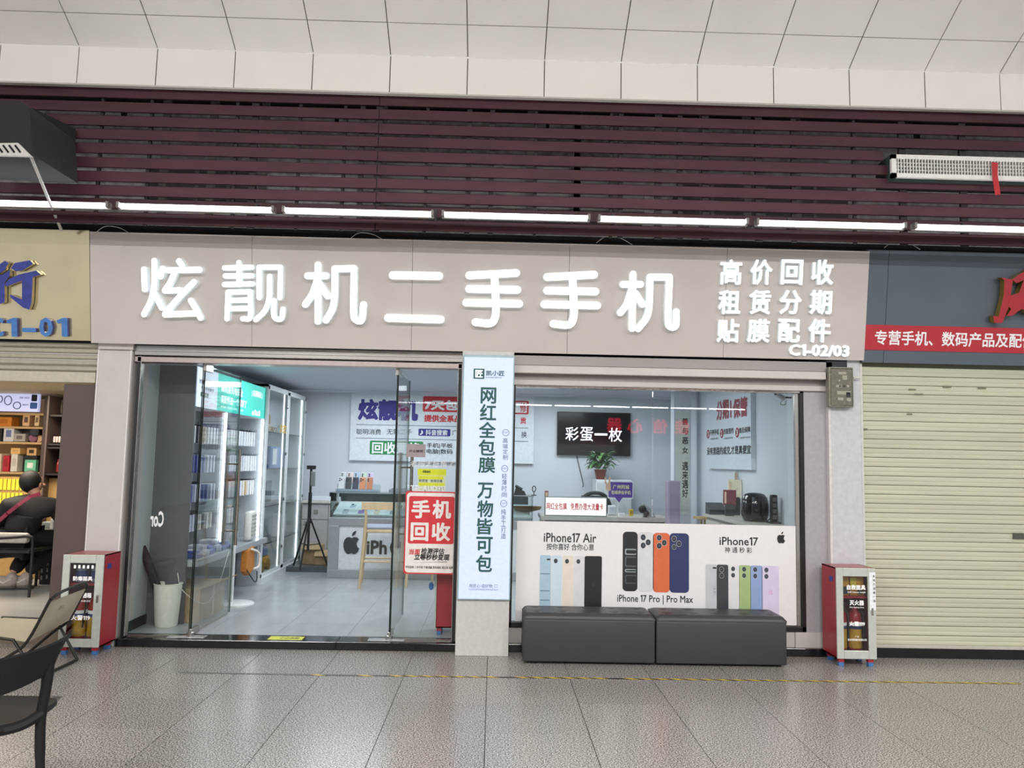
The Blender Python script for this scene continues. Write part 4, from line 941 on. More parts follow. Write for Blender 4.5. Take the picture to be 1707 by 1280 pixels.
# ---- television with white lettering on a dark screen
TVY = RY1-.07; TF = front(TVY); Q6t = lambda x, y: TF.uv(840+x/4.57, 600+y/4.57)
tv = thing('television', 'wall-mounted black television showing white characters', 'television', (1.47, RY1-.05, 1.67))
a = Q6t(404, 722); b = Q6t(966, 404)
build(MB().box(a[0], b[0], TVY+.004, RY1-.002, a[1], b[1], .006), 'casing', mat('tv_case', '0e0e10', .35), tv)
build(MB().box(a[0]+.012, b[0]-.012, TVY, TVY+.006, a[1]+.02, b[1]-.012), 'screen', mat('tv_screen', '15171b', .12, emit=.02), tv)
SCR = mat('screen_text', 'f4f2ff', .5, emit=1.0, ecol='f0eeff')
for s, x0, x1, y0, y1 in (('彩', 468, 570, 512, 612), ('蛋', 580, 680, 512, 618), ('一', 690, 788, 560, 574), ('枚', 798, 900, 518, 622)):
    p0 = Q6t(x0, y1); p1 = Q6t(x1, y0); txt(s, TF, p0[0], p1[0], p0[1], p1[1], SCR, tv, 'screen_character', .006, 0, .002)
p0 = Q6t(664, 708); p1 = Q6t(702, 698); build(plate(TF, p0[0], p1[0], p0[1], p1[1], 0, .002), 'logo_strip', WHP, tv)
cb = smooth_path([PY(961, 759, RY1-.02), PY(966, 780, RY1-.03), PY(972, 806, RY1-.03), PY(971, 812, RY1-.05)], 5)
tag(build(MB().tube(cb, .006, 5), 'tv_cable', BLACK), 'thin black cable hanging below the television', 'cable')

# ---- phone counter
CY = 10.55; kx0, kx1 = -2.05, .52
ct = thing('phone_counter', 'silver and white phone sales counter with fruit logo and glass display top', 'counter', (-.77, 10.9, .066))
SIL = mat('counter_silver', '9fa4a8', .3, .5, .04); 
zt = PY(640, 864, CY).z; zg = PY(640, 822, CY).z
build(MB().box(kx0, kx1, CY+.03, 11.1, .066, zt), 'carcass', mat('counter_white', 'd0d6da', .4), ct)
for xa, xb, za, zb in ((kx0, kx1, .066, .17), (kx0, kx1, zt-.10, zt), (kx0, kx0+.13, .17, zt-.1), (kx1-.13, kx1, .17, zt-.1)): build(MB().box(xa, xb, CY, CY+.04, za, zb, .004), 'front_frame', SIL, ct)
cf = front(CY+.03); a = cf.uv(585, 907)
L4 = lambda x, y: cf.uv(490+x/3.763, 760+y/3.763)
p0 = L4(362, 558); apple(cf, p0[0], p0[1], abs(L4(0, 505)[1]-L4(0, 617)[1]), mat('logo_dark', '35393d', .35), ct, .002, .012)
p0 = L4(455, 615); p1 = L4(585, 530); txt('iPh', cf, p0[0], p1[0], p0[1], p1[1], mat('logo_dark2', '44403a', .4), ct, 'logo_lettering', .03, .006, .002)
p0 = L4(600, 615); p1 = L4(760, 530); txt('one', cf, p0[0], p1[0], p0[1]+.0, p0[1]+.16, mat('logo_dark2', '44403a', .4), ct, 'logo_lettering', .03, .006, .002)
CG = glass('case_glass', (.9, .95, .94), 1.0)
build(MB().box(kx0+.01, kx1-.01, CY+.01, CY+.018, zt, zg), 'glass_front', CG, ct)
build(MB().box(kx0+.01, kx1, CY+.01, 11.1, zg-.01, zg), 'glass_top', CG, ct)
build(MB().box(kx0+.01, kx0+.018, CY+.01, 11.1, zt, zg-.01), 'glass_end', CG, ct); build(MB().box(kx1-.02, kx1-.012, CY+.01, 11.1, zt, zg-.01), 'glass_end', CG, ct)
build(MB().box(kx0, kx1, CY+.005, CY+.022, zg-.004, zg+.006), 'edge_trim', SIL, ct)
build(MB().prism([(kx0+.04, CY+.05, zt+.03), (kx1-.04, CY+.05, zt+.03), (kx1-.04, 11.05, zt+.16), (kx0+.04, 11.05, zt+.16)], (0, 0, .012)), 'sloping_shelf', mat('case_shelf', 'dfe6ea', .4), ct)
build(MB().box(kx0+.05, kx1-.05, 11.05, 11.07, zt+.18, zg-.015), 'back_rail', GREYD, ct)
# phones lying in the case
fc = ['c9cdd6', 'd7c7ea', 'e6e8ea', '9a8bc4', '34373c', 'b9c6d8', 'e9dccb', '5a5e66', 'cfe0da', 'aeb4bd']
FP = [mat('phone_'+c, c, .25, var=.05) for c in fc]; k = 0; pprot = {}
for row in range(2):
    for i in range(11):
        x = kx0+.18+i*.2+row*.06; y = CY+.14+row*.22; z = zt+.03+(y-CY-.05)/.5*.13+.013; c = (i*3+row*5) % 10
        lab = '%s phone lying in the %s row of the counter case, %s from left' % (('silver', 'lilac', 'white', 'violet', 'black', 'pale blue', 'cream', 'grey', 'mint', 'steel grey')[c], ('front', 'rear')[row], ('first', 'second', 'third', 'fourth', 'fifth', 'sixth', 'seventh', 'eighth', 'ninth', 'tenth', 'eleventh')[i])
        if c not in pprot:
            t = thing('phone', lab, 'phone', (x, y, z), 'phones in the glass counter'); t.rotation_euler = (math.atan(.26), 0, 0)
            b_ = build(MB().box(-.036, .036, -.075, .075, 0, .009, .004), 'phone_body', FP[c], t, local=True)
            build(MB().box(-.030, .002, .03, .068, .009, .011), 'camera_island', FP[(c+9) % 10], b_, local=True); pprot[c] = t
        else:
            t = copy_tree(pprot[c]); t.location = (x, y, z); t['label'] = lab
# stepped stand of phones on top of the counter
sp0 = PY(566, 818, 10.72)
stn = thing('phone_riser', 'clear stepped riser for display phones on top of the counter', 'display stand', (-1.75, 10.75, zg))
build(MB().box(-2.0, -1.45, 10.66, 10.72, zg, zg+.04).box(-2.0, -1.45, 10.74, 10.8, zg, zg+.10), 'riser_steps', glass('riser', (.85, .9, .92), 1.5), stn)
def dphone(i, x, y, z, c, ln, lab):
    t = thing('display_phone', lab, 'phone', (x, y, z), 'phones standing on the counter'); t.rotation_euler = (math.radians(-12), 0, 0)
    b_ = build(MB().box(-.037, .037, -.004, .004, 0, .152, .0035), 'phone_body', mat('dphone_'+c, c, .3, var=.03), t, local=True)
    for lx, lz in ln: build(MB().lathe([(.009, 0), (.009, -.004)], (lx, -.004, lz), 10, axis='y'), 'lens', BLACK, b_, local=True)
two = [(-.018, .13), (-.018, .107)]; three = [(-.022, .132), (-.022, .106), (.0, .119)]
for i, (c, nm) in enumerate((('cfd3d8', 'white'), ('e7d5da', 'pale pink'), ('b8cbe2', 'sky blue'), ('c4dccb', 'mint green'), ('cdbfe4', 'lavender'))):
    dphone(i, -1.93+i*.087, 10.77, zg+.10, c, two, '%s phone in the back row of the counter riser' % nm)
for i, (c, nm) in enumerate((('dadde0', 'silver'), ('33373f', 'graphite'), ('252a4a', 'navy'), ('d88a5c', 'orange'), ('c97c52', 'darker orange'))):
    dphone(i, -1.94+i*.09, 10.69, zg+.04, c, three if i != 4 else two, '%s phone in the front row of the counter riser' % nm)
kb = thing('card_reader', 'grey card terminal and keypad lying on the phone counter', 'terminal', (-1.2, 10.75, zg))
build(MB().box(-1.33, -1.05, 10.66, 10.86, zg, zg+.05, .01), 'terminal_body', mat('term_grey', '8d9299', .4), kb); build(MB().box(-1.3, -1.1, 10.67, 10.8, zg+.05, zg+.055), 'key_pad', BLACK, kb)
build(MB().box(-1.15, -.88, 10.9, 11.0, zg, zg+.09, .006), 'paper_tray', PM[0], kb)
# things on the right end of the counter seen through the window
ph = thing('desk_telephone', 'black desk telephone at the right end of the phone counter', 'telephone', (.1, 10.8, zg)); c = PY(868, 818, 10.75)
build(MB().prism([(c.x-.09, 10.7, zg), (c.x+.07, 10.7, zg), (c.x+.05, 10.7, zg+.05), (c.x-.06, 10.7, zg+.10)], (0, .18, 0)), 'telephone_body', BLACK, ph); build(MB().tube([(c.x-.07, 10.72, zg+.12), (c.x+.02, 10.72, zg+.075)], .018, 8), 'handset', mat('black_gloss', '1d1d20', .2), ph)
c = PY(890, 825, 10.7); lt = thing('ring_stand', 'small black looped phone ring stand on the counter', 'stand', (c.x, 10.7, zg))
build(MB().lathe([(.035, 0), (.03, .012)], (c.x, 10.7, zg), 14), 'stand_base', BLACK, lt); build(MB().tube([(c.x, 10.7, zg), (c.x, 10.7, zg+.05)], .006, 6), 'stem', BLACK, lt)
build(MB().tube([(c.x+math.cos(t)*.022, 10.7, zg+.085+math.sin(t)*.036) for t in [2*math.pi*k/16 for k in range(16)]], .006, 6, closed=True), 'loop', BLACK, lt)
bw = thing('wooden_bowl', 'brown wooden tray in the right end of the glass counter', 'tray', (.3, 10.8, zt+.1)); c = PY(876, 853, 10.8)
build(MB().lathe([(.05, 0), (.17, .03), (.19, .07), (.18, .07), (.16, .035), (.001, .02)], (c.x+.02, 10.82, zt+.10), 20, 1, .6), 'bowl', mat('bowl_wood', '7a5a36', .5), bw, smooth=40)
# lit white and red counter sign
lsY = 10.3; lf_ = front(lsY-.003); a = lf_.uv(908, 857); b = lf_.uv(1012, 832)
ls = thing('counter_light_sign', 'white lit counter sign with two lines of red lettering seen through the window', 'sign', ((a[0]+b[0])/2, lsY, a[1]))
build(MB().box(a[0], b[0], lsY, lsY+.08, a[1]-.02, b[1]+.02, .004), 'sign_case', mat('counter_sign_case', '7c7f7c', .4), ls)
build(MB().box(a[0]+.012, b[0]-.012, lsY-.003, lsY+.002, a[1]-.005, b[1]+.008), 'lit_face', mat('sign_lit', 'f4f6f4', .5, emit=.75), ls)
p0 = lf_.uv(911, 849); p1 = lf_.uv(945, 838); txt('网红全包膜', lf_, p0[0], p1[0], p0[1], p1[1], REDP, ls, 'lettering', .02, 0, .003)
p0 = lf_.uv(951, 850); p1 = lf_.uv(1006, 839); txt('免费办理大流量卡', lf_, p0[0], p1[0], p0[1], p1[1], REDP, ls, 'lettering', .02, 0, .003)
dk = thing('service_desk', 'grey service desk behind the window carrying the lit white sign', 'desk', (1.3, 10.7, .066))
zz = a[1]-.02; dkm = mat('desk_grey', 'a9a69e', .45)
build(MB().box(.6, 2.2, 10.28, 11.0, zz-.05, zz, .004), 'desk_top', dkm, dk)
build(MB().box(.62, 2.18, 10.42, 10.45, .1, zz-.05), 'modesty_panel', mat('desk_panel', '6f6e68', .5), dk)
for x in (.62, 2.15): build(MB().box(x, x+.03, 10.3, 10.98, .066, zz-.05), 'side_panel', dkm, dk)
# office chair behind it
oc = thing('office_chair', 'black office chair behind the service desk', 'chair', (1.28, 11.4, .13)); a = PY(970, 822, 11.4); b = PY(1015, 833, 11.4)
cx_ = (a.x+b.x)/2; q = MB()
q.tube(smooth_path([(cx_-.22, 11.45, .75), (cx_-.2, 11.42, 1.0), (cx_-.1, 11.4, a.z-.01), (cx_+.1, 11.4, a.z-.01), (cx_+.2, 11.42, 1.0), (cx_+.22, 11.45, .75)], 5), .025, 8); build(q, 'back_frame', BLACK, oc)
build(MB().box(cx_-.19, cx_+.19, 11.43, 11.45, .75, a.z-.03), 'mesh_back', mat('mesh_grey', '4d5455', .7), oc); build(MB().box(cx_-.23, cx_+.23, 11.2, 11.6, .55, .62, .02), 'seat', BLACK, oc)
build(MB().tube([(cx_, 11.4, .2), (cx_, 11.4, .56)], .03, 8), 'gas_stem', BLACK, oc)
for k in range(5): t = 2*math.pi*k/5; build(MB().tube([(cx_, 11.4, .2), (cx_+.25*math.cos(t), 11.4+.25*math.sin(t), .16)], .018, 6), 'leg', BLACK, oc)
# low white shelf with plant and things
sx0, sx1 = PY(996, 812, 11.5).x, PY(1056, 812, 11.5).x; sz = PY(1020, 800, 11.5).z
ww_ = thing('white_low_cabinet', 'white low cabinet under the potted plant by the back wall', 'cabinet', ((sx0+sx1)/2, 11.7, .066))
build(MB().box(sx0, sx1, 11.64, 12.1, .13, sz, .004), 'body', WHITE, ww_)
for k in range(2): d = build(MB().box(sx0+.01+k*(sx1-sx0)/2, sx0-.01+(k+1)*(sx1-sx0)/2, 11.625, 11.64, .18, sz-.03), 'door', CW, ww_); build(MB().box((sx0+sx1)/2+(-.04 if k == 0 else .03), (sx0+sx1)/2+(-.03 if k == 0 else .04), 11.615, 11.625, .7, .85), 'handle', STEEL, d)
pc = PY(1003, 800, 11.65); pt_ = thing('potted_plant', 'bushy green potted plant on the white cabinet below the television', 'plant', (pc.x, 11.8, sz))
build(MB().lathe([(.06, 0), (.085, .12), (.095, .14), (.08, .14), (.07, .1), (.001, .1)], (pc.x, 11.8, sz), 18), 'pot', mat('pot_red', '7c3526', .5), pt_, smooth=40)
lg = [mat('leaf_%d' % i, c, .45, var=.25, scale=20) for i, c in enumerate(('2f5a30', '3f7038', '5c8a45'))]; rnd = random.Random(3); lsrc = []
for i in range(3):
    me = MB(); n = 6; vs = []; Lf = .17
    for k in range(n+1):
        t = k/n; wd = .03*math.sin(math.pi*min(1, t*.95+.03)); zz_ = .05*math.sin(t*2.4)-.05*t*t; vs += [(-wd, t*Lf, zz_+.006), (0, t*Lf, zz_), (wd, t*Lf, zz_+.006)]
    me.add(vs, [(3*k, 3*k+1, 3*k+4, 3*k+3) for k in range(n)]+[(3*k+1, 3*k+2, 3*k+5, 3*k+4) for k in range(n)])
    o = build(me, 'leaf', lg[i], pt_, local=True, smooth=True); lsrc.append(o)
for i in range(110):
    t = lsrc[i] if i < 3 else inst(lsrc[i % 3], 'leaf', pt_)
    h = rnd.uniform(.13, .33); az = rnd.uniform(0, 2*math.pi); rr = rnd.uniform(0, .1)
    t.location = (-math.sin(az)*rr, math.cos(az)*rr, h); t.rotation_euler = (rnd.uniform(-.3, 1.1)*(1.1-h*1.6), rnd.uniform(-.3, .3), az); s = rnd.uniform(.7, 1.15); t.scale = (s, s, s)
# purple sign with hand cut-out
psY = 10.9; pf_ = front(psY); W6 = lambda x, y: pf_.uv(840+x/4.57, 600+y/4.57)
ps = thing('purple_sign', 'purple counter sign with pale lettering and a hand cut-out', 'sign', (PY(1035, 830, psY).x, psY, 1.0))
a = W6(790, 1055); b = W6(986, 922); build(rrect(pf_, a[0], b[0], a[1], b[1], .02, -.01, 0), 'sign_border', PM[2], ps)
a = W6(796, 1046); b = W6(980, 932); build(rrect(pf_, a[0], b[0], a[1], b[1], .015, 0, .003), 'sign_face', mat('purple_print', '5a3f9e', .5), ps)
q = MB(); q.prism([pf_.p(*W6(845, 1046), .003), pf_.p(*W6(905, 1046), .003), pf_.p(*W6(878, 1085), .003)], (0, .01, 0)); build(q, 'pointer', MATS['purple_print'], ps)
cream = mat('print_cream', 'efe9b8', .5)
for s, x0, x1, y0, y1 in (('广州同城', 830, 955, 952, 982), ('在线评估手机', 818, 966, 995, 1022)):
    p0 = W6(x0, y1); p1 = W6(x1, y0); txt(s, pf_, p0[0], p1[0], p0[1], p1[1], cream, ps, 'lettering', .02, 0, .005)
skin = mat('print_hand', 'd8b59a', .5)
q = MB()
for pts in ([(775, 940), (812, 935), (815, 990), (800, 1000), (775, 985)], [(770, 945), (782, 940), (775, 895), (765, 895)], [(795, 938), (808, 938), (815, 890), (803, 888)]): q.prism([pf_.p(*W6(*p), .008) for p in pts], (0, .004, 0))
build(q, 'hand_cutout', skin, ps)
build(MB().box(PY(1030, 830, psY).x-.01, PY(1030, 830, psY).x+.01, psY+.005, psY+.02, zz-.0, a[1]+.02), 'post', WHITE, ps)
zd = zz
def small(name, label, cat, px, py, y, w_, h_, dp, m_, extra=None):
    c = PY(px, py, y); t = thing(name, label, cat, (c.x, y, c.z)); build(MB().box(c.x-w_/2, c.x+w_/2, y-dp/2, y+dp/2, c.z, c.z+h_, min(w_, h_, dp)*.12), 'body', m_, t)
    if extra: build(MB().box(c.x-w_*.36, c.x+w_*.36, y-dp/2-.003, y-dp/2, c.z+h_*.25, c.z+h_*.8), 'front_label', extra, t)
    return t
small('yellow_box', 'small yellow box on the service desk', 'box', 1052, 860, 10.6, .05, .085, .04, mat('box_yellow', 'd2b62a', .5), mat('box_yl2', 'a8861c', .5))
small('white_router', 'white device box standing on the service desk below the purple sign', 'device', 1020, 858, 10.7, .1, .12, .08, WHITE, PM[3])
small('white_charger', 'white charging block on the service desk beside the yellow box', 'charger', 1036, 862, 10.55, .08, .05, .06, PM[0], PM[1])
small('red_tin', 'small dark red tin beside the lit white sign', 'tin', 911, 829.5, 10.34, .045, .085, .045, mat('tin_red', '7a2a35', .4), skin)
hs = thing('heat_gun_stand', 'grey phone cooling stand with round black grips on the service desk', 'stand', (PY(1072, 868, 10.4).x, 10.4, zd)); c = PY(1074, 866, 10.4)
build(MB().prism([(c.x-.02, 10.38, c.z), (c.x+.16, 10.38, c.z), (c.x+.08, 10.38, c.z+.14), (c.x-.02, 10.38, c.z+.2)], (0, .06, 0)), 'stand_body', mat('stand_grey', '9aa0a4', .4), hs)
for dx, dz, r in ((-.03, .13, .05), (.02, .08, .035), (.0, .02, .03)): build(MB().ball((c.x+dx, 10.36, c.z+dz), r, r*.5, r), 'grip', BLACK, hs, smooth=True)
small('mauve_box_tower', 'narrow mauve panel cabinet standing near the right end of the service desk', 'cabinet', 1121, 900, 10.2, .15, .72, .2, mat('mauve', '9a8aa0', .5), mat('mauve2', '93849a', .5))
small('white_roll', 'white paper roll standing on the mauve cabinet', 'roll', 1119, 829, 10.2, .11, .2, .1, WHITE, PM[7])
# calligraphy strip
sy_ = 10.6; cfm = front(sy_); a = cfm.uv(1126, 858); b = cfm.uv(1152, 684)
cg = thing('calligraphy_column', 'pale narrow column with a vertical line of black brush characters', 'column', ((a[0]+b[0])/2, sy_, .066))
build(MB().box(a[0]-.02, b[0], sy_+.002, sy_+.2, .066, 2.53), 'column_body', WALLC, cg)
build(MB().box(a[0], b[0]-.02, sy_-.004, sy_+.002, a[1], b[1]), 'paper_strip', mat('paper_cream', 'd5dad2', .6), cg)
for i, s in enumerate('善与恶女'): p0 = cfm.uv(1137, 708+i*16); p1 = cfm.uv(1147, 697+i*16); txt(s, cfm, p0[0], p1[0], p0[1], p1[1], INK, cg, 'character', .02, 0, .006)
for i, s in enumerate('遇来遇好'): p0 = cfm.uv(1137, 784+i*15); p1 = cfm.uv(1147, 770+i*15); txt(s, cfm, p0[0], p1[0], p0[1], p1[1], INK, cg, 'character', .02, 0, .006)
# ---- board on the right wall
rb = thing('side_wall_board', 'white board with red and black printed lettering on the right shop wall', 'sign board', (2.62, 9.4, 1.52))
RBX = 2.60; RBF = Fr((RBX, 0, 0), (0, -1, 0), (0, 0, 1))
yn, yf = PX(1252, 757, RBX).y, PX(1178, 757, RBX).y; zb, zt_ = 1.52, 2.42
build(MB().box(RBX, RX1-.001, yn, yf, zb, zt_), 'board', mat('side_board', 'd5dee6', .45), rb)
U7 = lambda x, y: RBF.uv(1090+x/4.57, 600+y/4.57)
def rtxt(s, x0, y0, x1, y1, m_, bold=.02, **k):
    a = U7(x0, (y0+y1)/2); b = U7(x1, (y0+y1)/2); yl = U7((x0+x1)/2, y1)[1]; yh = U7((x0+x1)/2, y0)[1]
    txt(s, RBF, a[0], b[0], yl, yh, m_, rb, 'lettering', bold, 0, .002)
dred = mat('print_darkred', '93263a', .5)
rtxt('分期', 478, 305, 572, 455, dred, .05); rtxt('|', 582, 310, 592, 438, dred, 0); rtxt('保管', 604, 285, 714, 438, dred, .05)
for i, (x, s) in enumerate(((428, '不押手机'), (532, '当面签约'), (650, '售后保障'))):
    rtxt(s, x, 528-i*9, x+(68, 76, 86)[i], 572-i*9, INK, .02); rtxt('办理快捷手续简单', x+4, 592-i*4, x+(66, 74, 84)[i], 606-i*4, INK, 0)
    c = U7(x-14, 565-i*6); q = MB(); q.add([RBF.p(c[0]+math.cos(2*math.pi*t/20)*.07, c[1]+math.sin(2*math.pi*t/20)*.055, .002) for t in range(20)], [tuple(range(20))]); build(q, 'number_disc', dred, rb)
    p = (c[0]-.022, c[1]-.03); txt(str(i+1), RBF, c[0]-.025, c[0]+.025, c[1]-.032, c[1]+.032, WHP, rb, 'number', .02, 0, .004)
rtxt('没有套路的成交,才是真便宜', 405, 655, 740, 722, INK, .025)
# ---- counter along the right wall with appliances
sdz = 1.04; sd = thing('side_counter', 'pale counter with drawer ledge along the right wall behind the window', 'counter', (2.47, 8.15, .066))
sdm = mat('side_counter', 'b3b1a6', .45)
build(MB().box(2.29, RX1-.002, 7.3, 9.0, sdz-.03, sdz, .003), 'counter_top', sdm, sd)
build(MB().box(2.32, RX1-.002, 7.32, 8.98, .066, sdz-.03), 'carcass', mat('side_carcass', '8f8d86', .5), sd)
for k in range(3): d = build(MB().box(2.305, 2.32, 7.34+k*.55, 7.86+k*.55, .7, .98), 'drawer_front', sdm, sd); build(MB().box(2.292, 2.305, 7.5+k*.55, 7.7+k*.55, .83, .845), 'drawer_pull', STEEL, d)
af = thing('air_fryer', 'black glossy rounded air fryer on the right side counter', 'appliance', (2.5, 7.86, sdz))
build(MB().lathe([(.08, 0), (.11, .01), (.128, .06), (.13, .15), (.118, .22), (.09, .255), (.05, .268), (.001, .27)], (2.49, 7.88, sdz), 28), 'shell', mat('fryer_black', '1a1b20', .15, coat=.5), af, smooth=40)
build(MB().box(2.42, 2.50, 7.745, 7.77, sdz+.03, sdz+.17, .01), 'drawer_front', mat('fryer_dark', '2a2530', .3), af); build(MB().box(2.445, 2.475, 7.70, 7.75, sdz+.09, sdz+.12, .008), 'handle', BLACK, af)
build(MB().box(2.43, 2.5, 7.768, 7.776, sdz+.19, sdz+.225), 'control_panel', mat('panel_grey', '6a6f77', .3), af)
pw = thing('power_tower', 'tall black tower power strip on the right side counter', 'power strip', (2.585, 7.62, sdz))
build(MB().box(2.555, 2.615, 7.6, 7.66, sdz+.015, sdz+.26, .012), 'tower', BLACK, pw); build(MB().box(2.535, 2.635, 7.57, 7.69, sdz, sdz+.015, .005), 'foot', BLACK, pw)
for k in range(4): build(MB().box(2.568, 2.602, 7.595, 7.6, sdz+.04+k*.053, sdz+.075+k*.053), 'socket', mat('socket_grey', '55565a', .5), pw)
build(MB().tube(smooth_path([(2.55, 7.63, sdz+.04), (2.53, 7.7, sdz+.01), (2.545, 7.73, sdz+.05), (2.525, 7.78, sdz+.015)], 5), .005, 5), 'lead', BLACK, pw)
bh = thing('brochure_holder', 'dark sloping brochure tray at the far end of the side counter', 'tray', (2.4, 8.95, sdz))
build(MB().prism([(2.3, 8.98, sdz), (2.3, 8.8, sdz), (2.3, 8.8, sdz+.05), (2.3, 8.98, sdz+.12)], (.18, 0, 0)), 'tray_body', mat('tray_dark', '3a3e42', .5), bh)
for i, (px0, px1, py0, py1, y, c, nm) in enumerate(((1206, 1227, 817, 842, 8.6, '6e2a3c', 'maroon'), (1214, 1236, 800, 830, 8.75, 'd9d6bb', 'cream'), (1224, 1247, 786, 820, 8.88, 'e0e2dc', 'tall white'))):
    f_ = front(y); a = f_.uv(px0, py1); b = f_.uv(px1, py0); t = thing('gift_card_pack', '%s printed gift pack standing on the right side counter' % nm, 'gift pack', ((a[0]+b[0])/2, y, sdz))
    zlo = max(a[1], sdz+.002); q = MB(); q.prism([(a[0], y, zlo), (b[0], y, zlo), (b[0]+.02, y+.06, b[1]), (a[0]+.02, y+.06, b[1])], (0, .02, 0)); build(q, 'pack_board', mat('gift_'+c, c, .45, var=.12, scale=30), t)
    q = MB(); q.prism([(a[0]+.01, y-.002, zlo+.02), (a[0]+.03, y-.002, zlo+.02), (a[0]+.045, y+.05, b[1]-.02), (a[0]+.025, y+.05, b[1]-.02)], (0, -.002, 0)); build(q, 'printed_stripe', skin, t)
    if zlo > sdz+.004: build(MB().box(a[0]+.02, b[0]-.02, y, y+.03, sdz, zlo+.01), 'foot_block', MATS['tray_dark'], t)
ws_ = thing('wooden_stool', 'round wooden stool top beside the right side counter', 'stool', (2.1, 9.0, .066)); c = PY(1178, 866, 9.25)
build(MB().lathe([(.1, 0), (.15, .01), (.15, .03), (.1, .035)], (c.x, 9.25, c.z), 20), 'seat', mat('stool_wood', 'a08a5c', .5), ws_, smooth=30)
for k in range(3): t = 2*math.pi*k/3; build(MB().tube([(c.x+.08*math.cos(t), 9.25+.08*math.sin(t), c.z), (c.x+.13*math.cos(t), 9.25+.13*math.sin(t), .07)], .014, 6), 'leg', MATS['stool_wood'], ws_)
# security camera in the window corner
cm = thing('security_camera', 'small white security camera at the top right corner inside the window', 'camera', (2.45, 7.4, 2.1)); c = PY(1302, 662, 7.3)
build(MB().tube([(c.x+.1, 7.32, c.z-.0), (c.x, 7.32, c.z+.0)], .008, 6), 'bracket', BLACK, cm); build(MB().tube([(c.x+.03, 7.32, c.z-.01), (c.x-.06, 7.26, c.z+.03)], .022, 10), 'camera_body', mat('cam_white', 'd9dbdd', .35), cm); build(MB().tube([(c.x-.06, 7.26, c.z+.03), (c.x-.068, 7.255, c.z+.034)], .016, 10), 'lens', BLACK, cm)
build(MB().tube(smooth_path([(c.x+.02, 7.32, c.z-.02), (c.x+.0, 7.32, c.z-.06), (c.x+.04, 7.32, c.z-.065), (c.x+.05, 7.32, c.z-.03)], 5), .005, 5), 'lead', mat('cable_white', 'd8d4c8', .5), cm)

# ---- bar stools in front of the counter
WOOD = mat('pale_beech', 'c2ab88', .45, 0, .1, 14, stretch=(1, 1, .15)); SEATF = mat('stool_pad', '9aa3b3', .7)
def barstool(x, y, rz, label):
    t = thing('bar_stool', label, 'stool', (x, y, .066), 'wooden bar stools at the counter', rz)
    fx, fy, tx, ty = .215, .2, .17, .15
    for sx in (-1, 1):
        build(MB().tube([(sx*fx, -fy, 0), (sx*.175, -.16, .62), (sx*.165, -.17, .80), (sx*.18, -.2, .95)], [.016, .02, .018, .014], 8), 'rear_leg', WOOD, t, local=True, smooth=True)
        build(MB().tube([(sx*fx, fy, 0), (sx*.17, .15, .66)], [.015, .02], 8), 'front_leg', WOOD, t, local=True, smooth=True)
        build(MB().tube([(sx*.2, -.18, .26), (sx*.2, .18, .26)], .012, 6), 'stretcher', WOOD, t, local=True)
    for yy in (-.18, .18): build(MB().tube([(-.2, yy, .3), (.2, yy, .3)], .012, 6), 'stretcher', WOOD, t, local=True)
    build(MB().box(-.19, .19, -.17, .18, .63, .67, .012), 'seat_frame', WOOD, t, local=True)
    build(MB().box(-.185, .185, -.16, .18, .67, .71, .018, 3), 'seat_pad', SEATF, t, local=True, smooth=True)
    q = MB(); q.prism([(x_, -.2+.06*(1-abs(x_)/.22)*-1*.6, .90) for x_ in (-.22, -.11, 0, .11, .22)]+[(x_, -.175+.06*(1-abs(x_)/.22)*-1*.6, .90) for x_ in (.22, .11, 0, -.11, -.22)], (0, 0, .085)); build(q, 'backrest', WOOD, t, local=True)
    return t
s1 = PZ(598, 980, .066); s2 = PZ(652, 979, .066)
barstool((s1.x+s2.x)/2+.02, s1.y+.2, .1, 'pale wooden bar stool with grey pad standing in the doorway view')
barstool(-.86, 10.15, .35, 'pale bar stool mostly hidden behind the right glass door')
# ---- tripod with black head
tp = PZ(512, 946, .13); tr = thing('tripod', 'black tripod light stand near the back cabinets', 'tripod', (tp.x, tp.y, .13))
zt2 = PY(515, 782, tp.y).z
build(MB().tube([(tp.x, tp.y, .35), (tp.x, tp.y, zt2)], .016, 8), 'pole', BLACK, tr); build(MB().tube([(tp.x, tp.y, .7), (tp.x, tp.y, 1.1)], .024, 8), 'outer_pole', BLACK, tr)
for k in range(3): t = 2*math.pi*k/3+.4; build(MB().tube([(tp.x, tp.y, .8), (tp.x+.27*math.cos(t), tp.y+.27*math.sin(t), .135)], .012, 6), 'leg', BLACK, tr); build(MB().tube([(tp.x, tp.y, .42), (tp.x+.15*math.cos(t), tp.y+.15*math.sin(t), .43)], .007, 5), 'brace', BLACK, tr)
build(MB().box(tp.x-.06, tp.x+.06, tp.y-.02, tp.y+.02, zt2, zt2+.05, .01), 'phone_clamp', BLACK, tr); build(MB().box(tp.x+.0, tp.x+.06, tp.y-.03, tp.y+.01, zt2-.22, zt2-.03, .01), 'hanging_pouch', mat('pouch_grey', '7b8084', .4), tr)
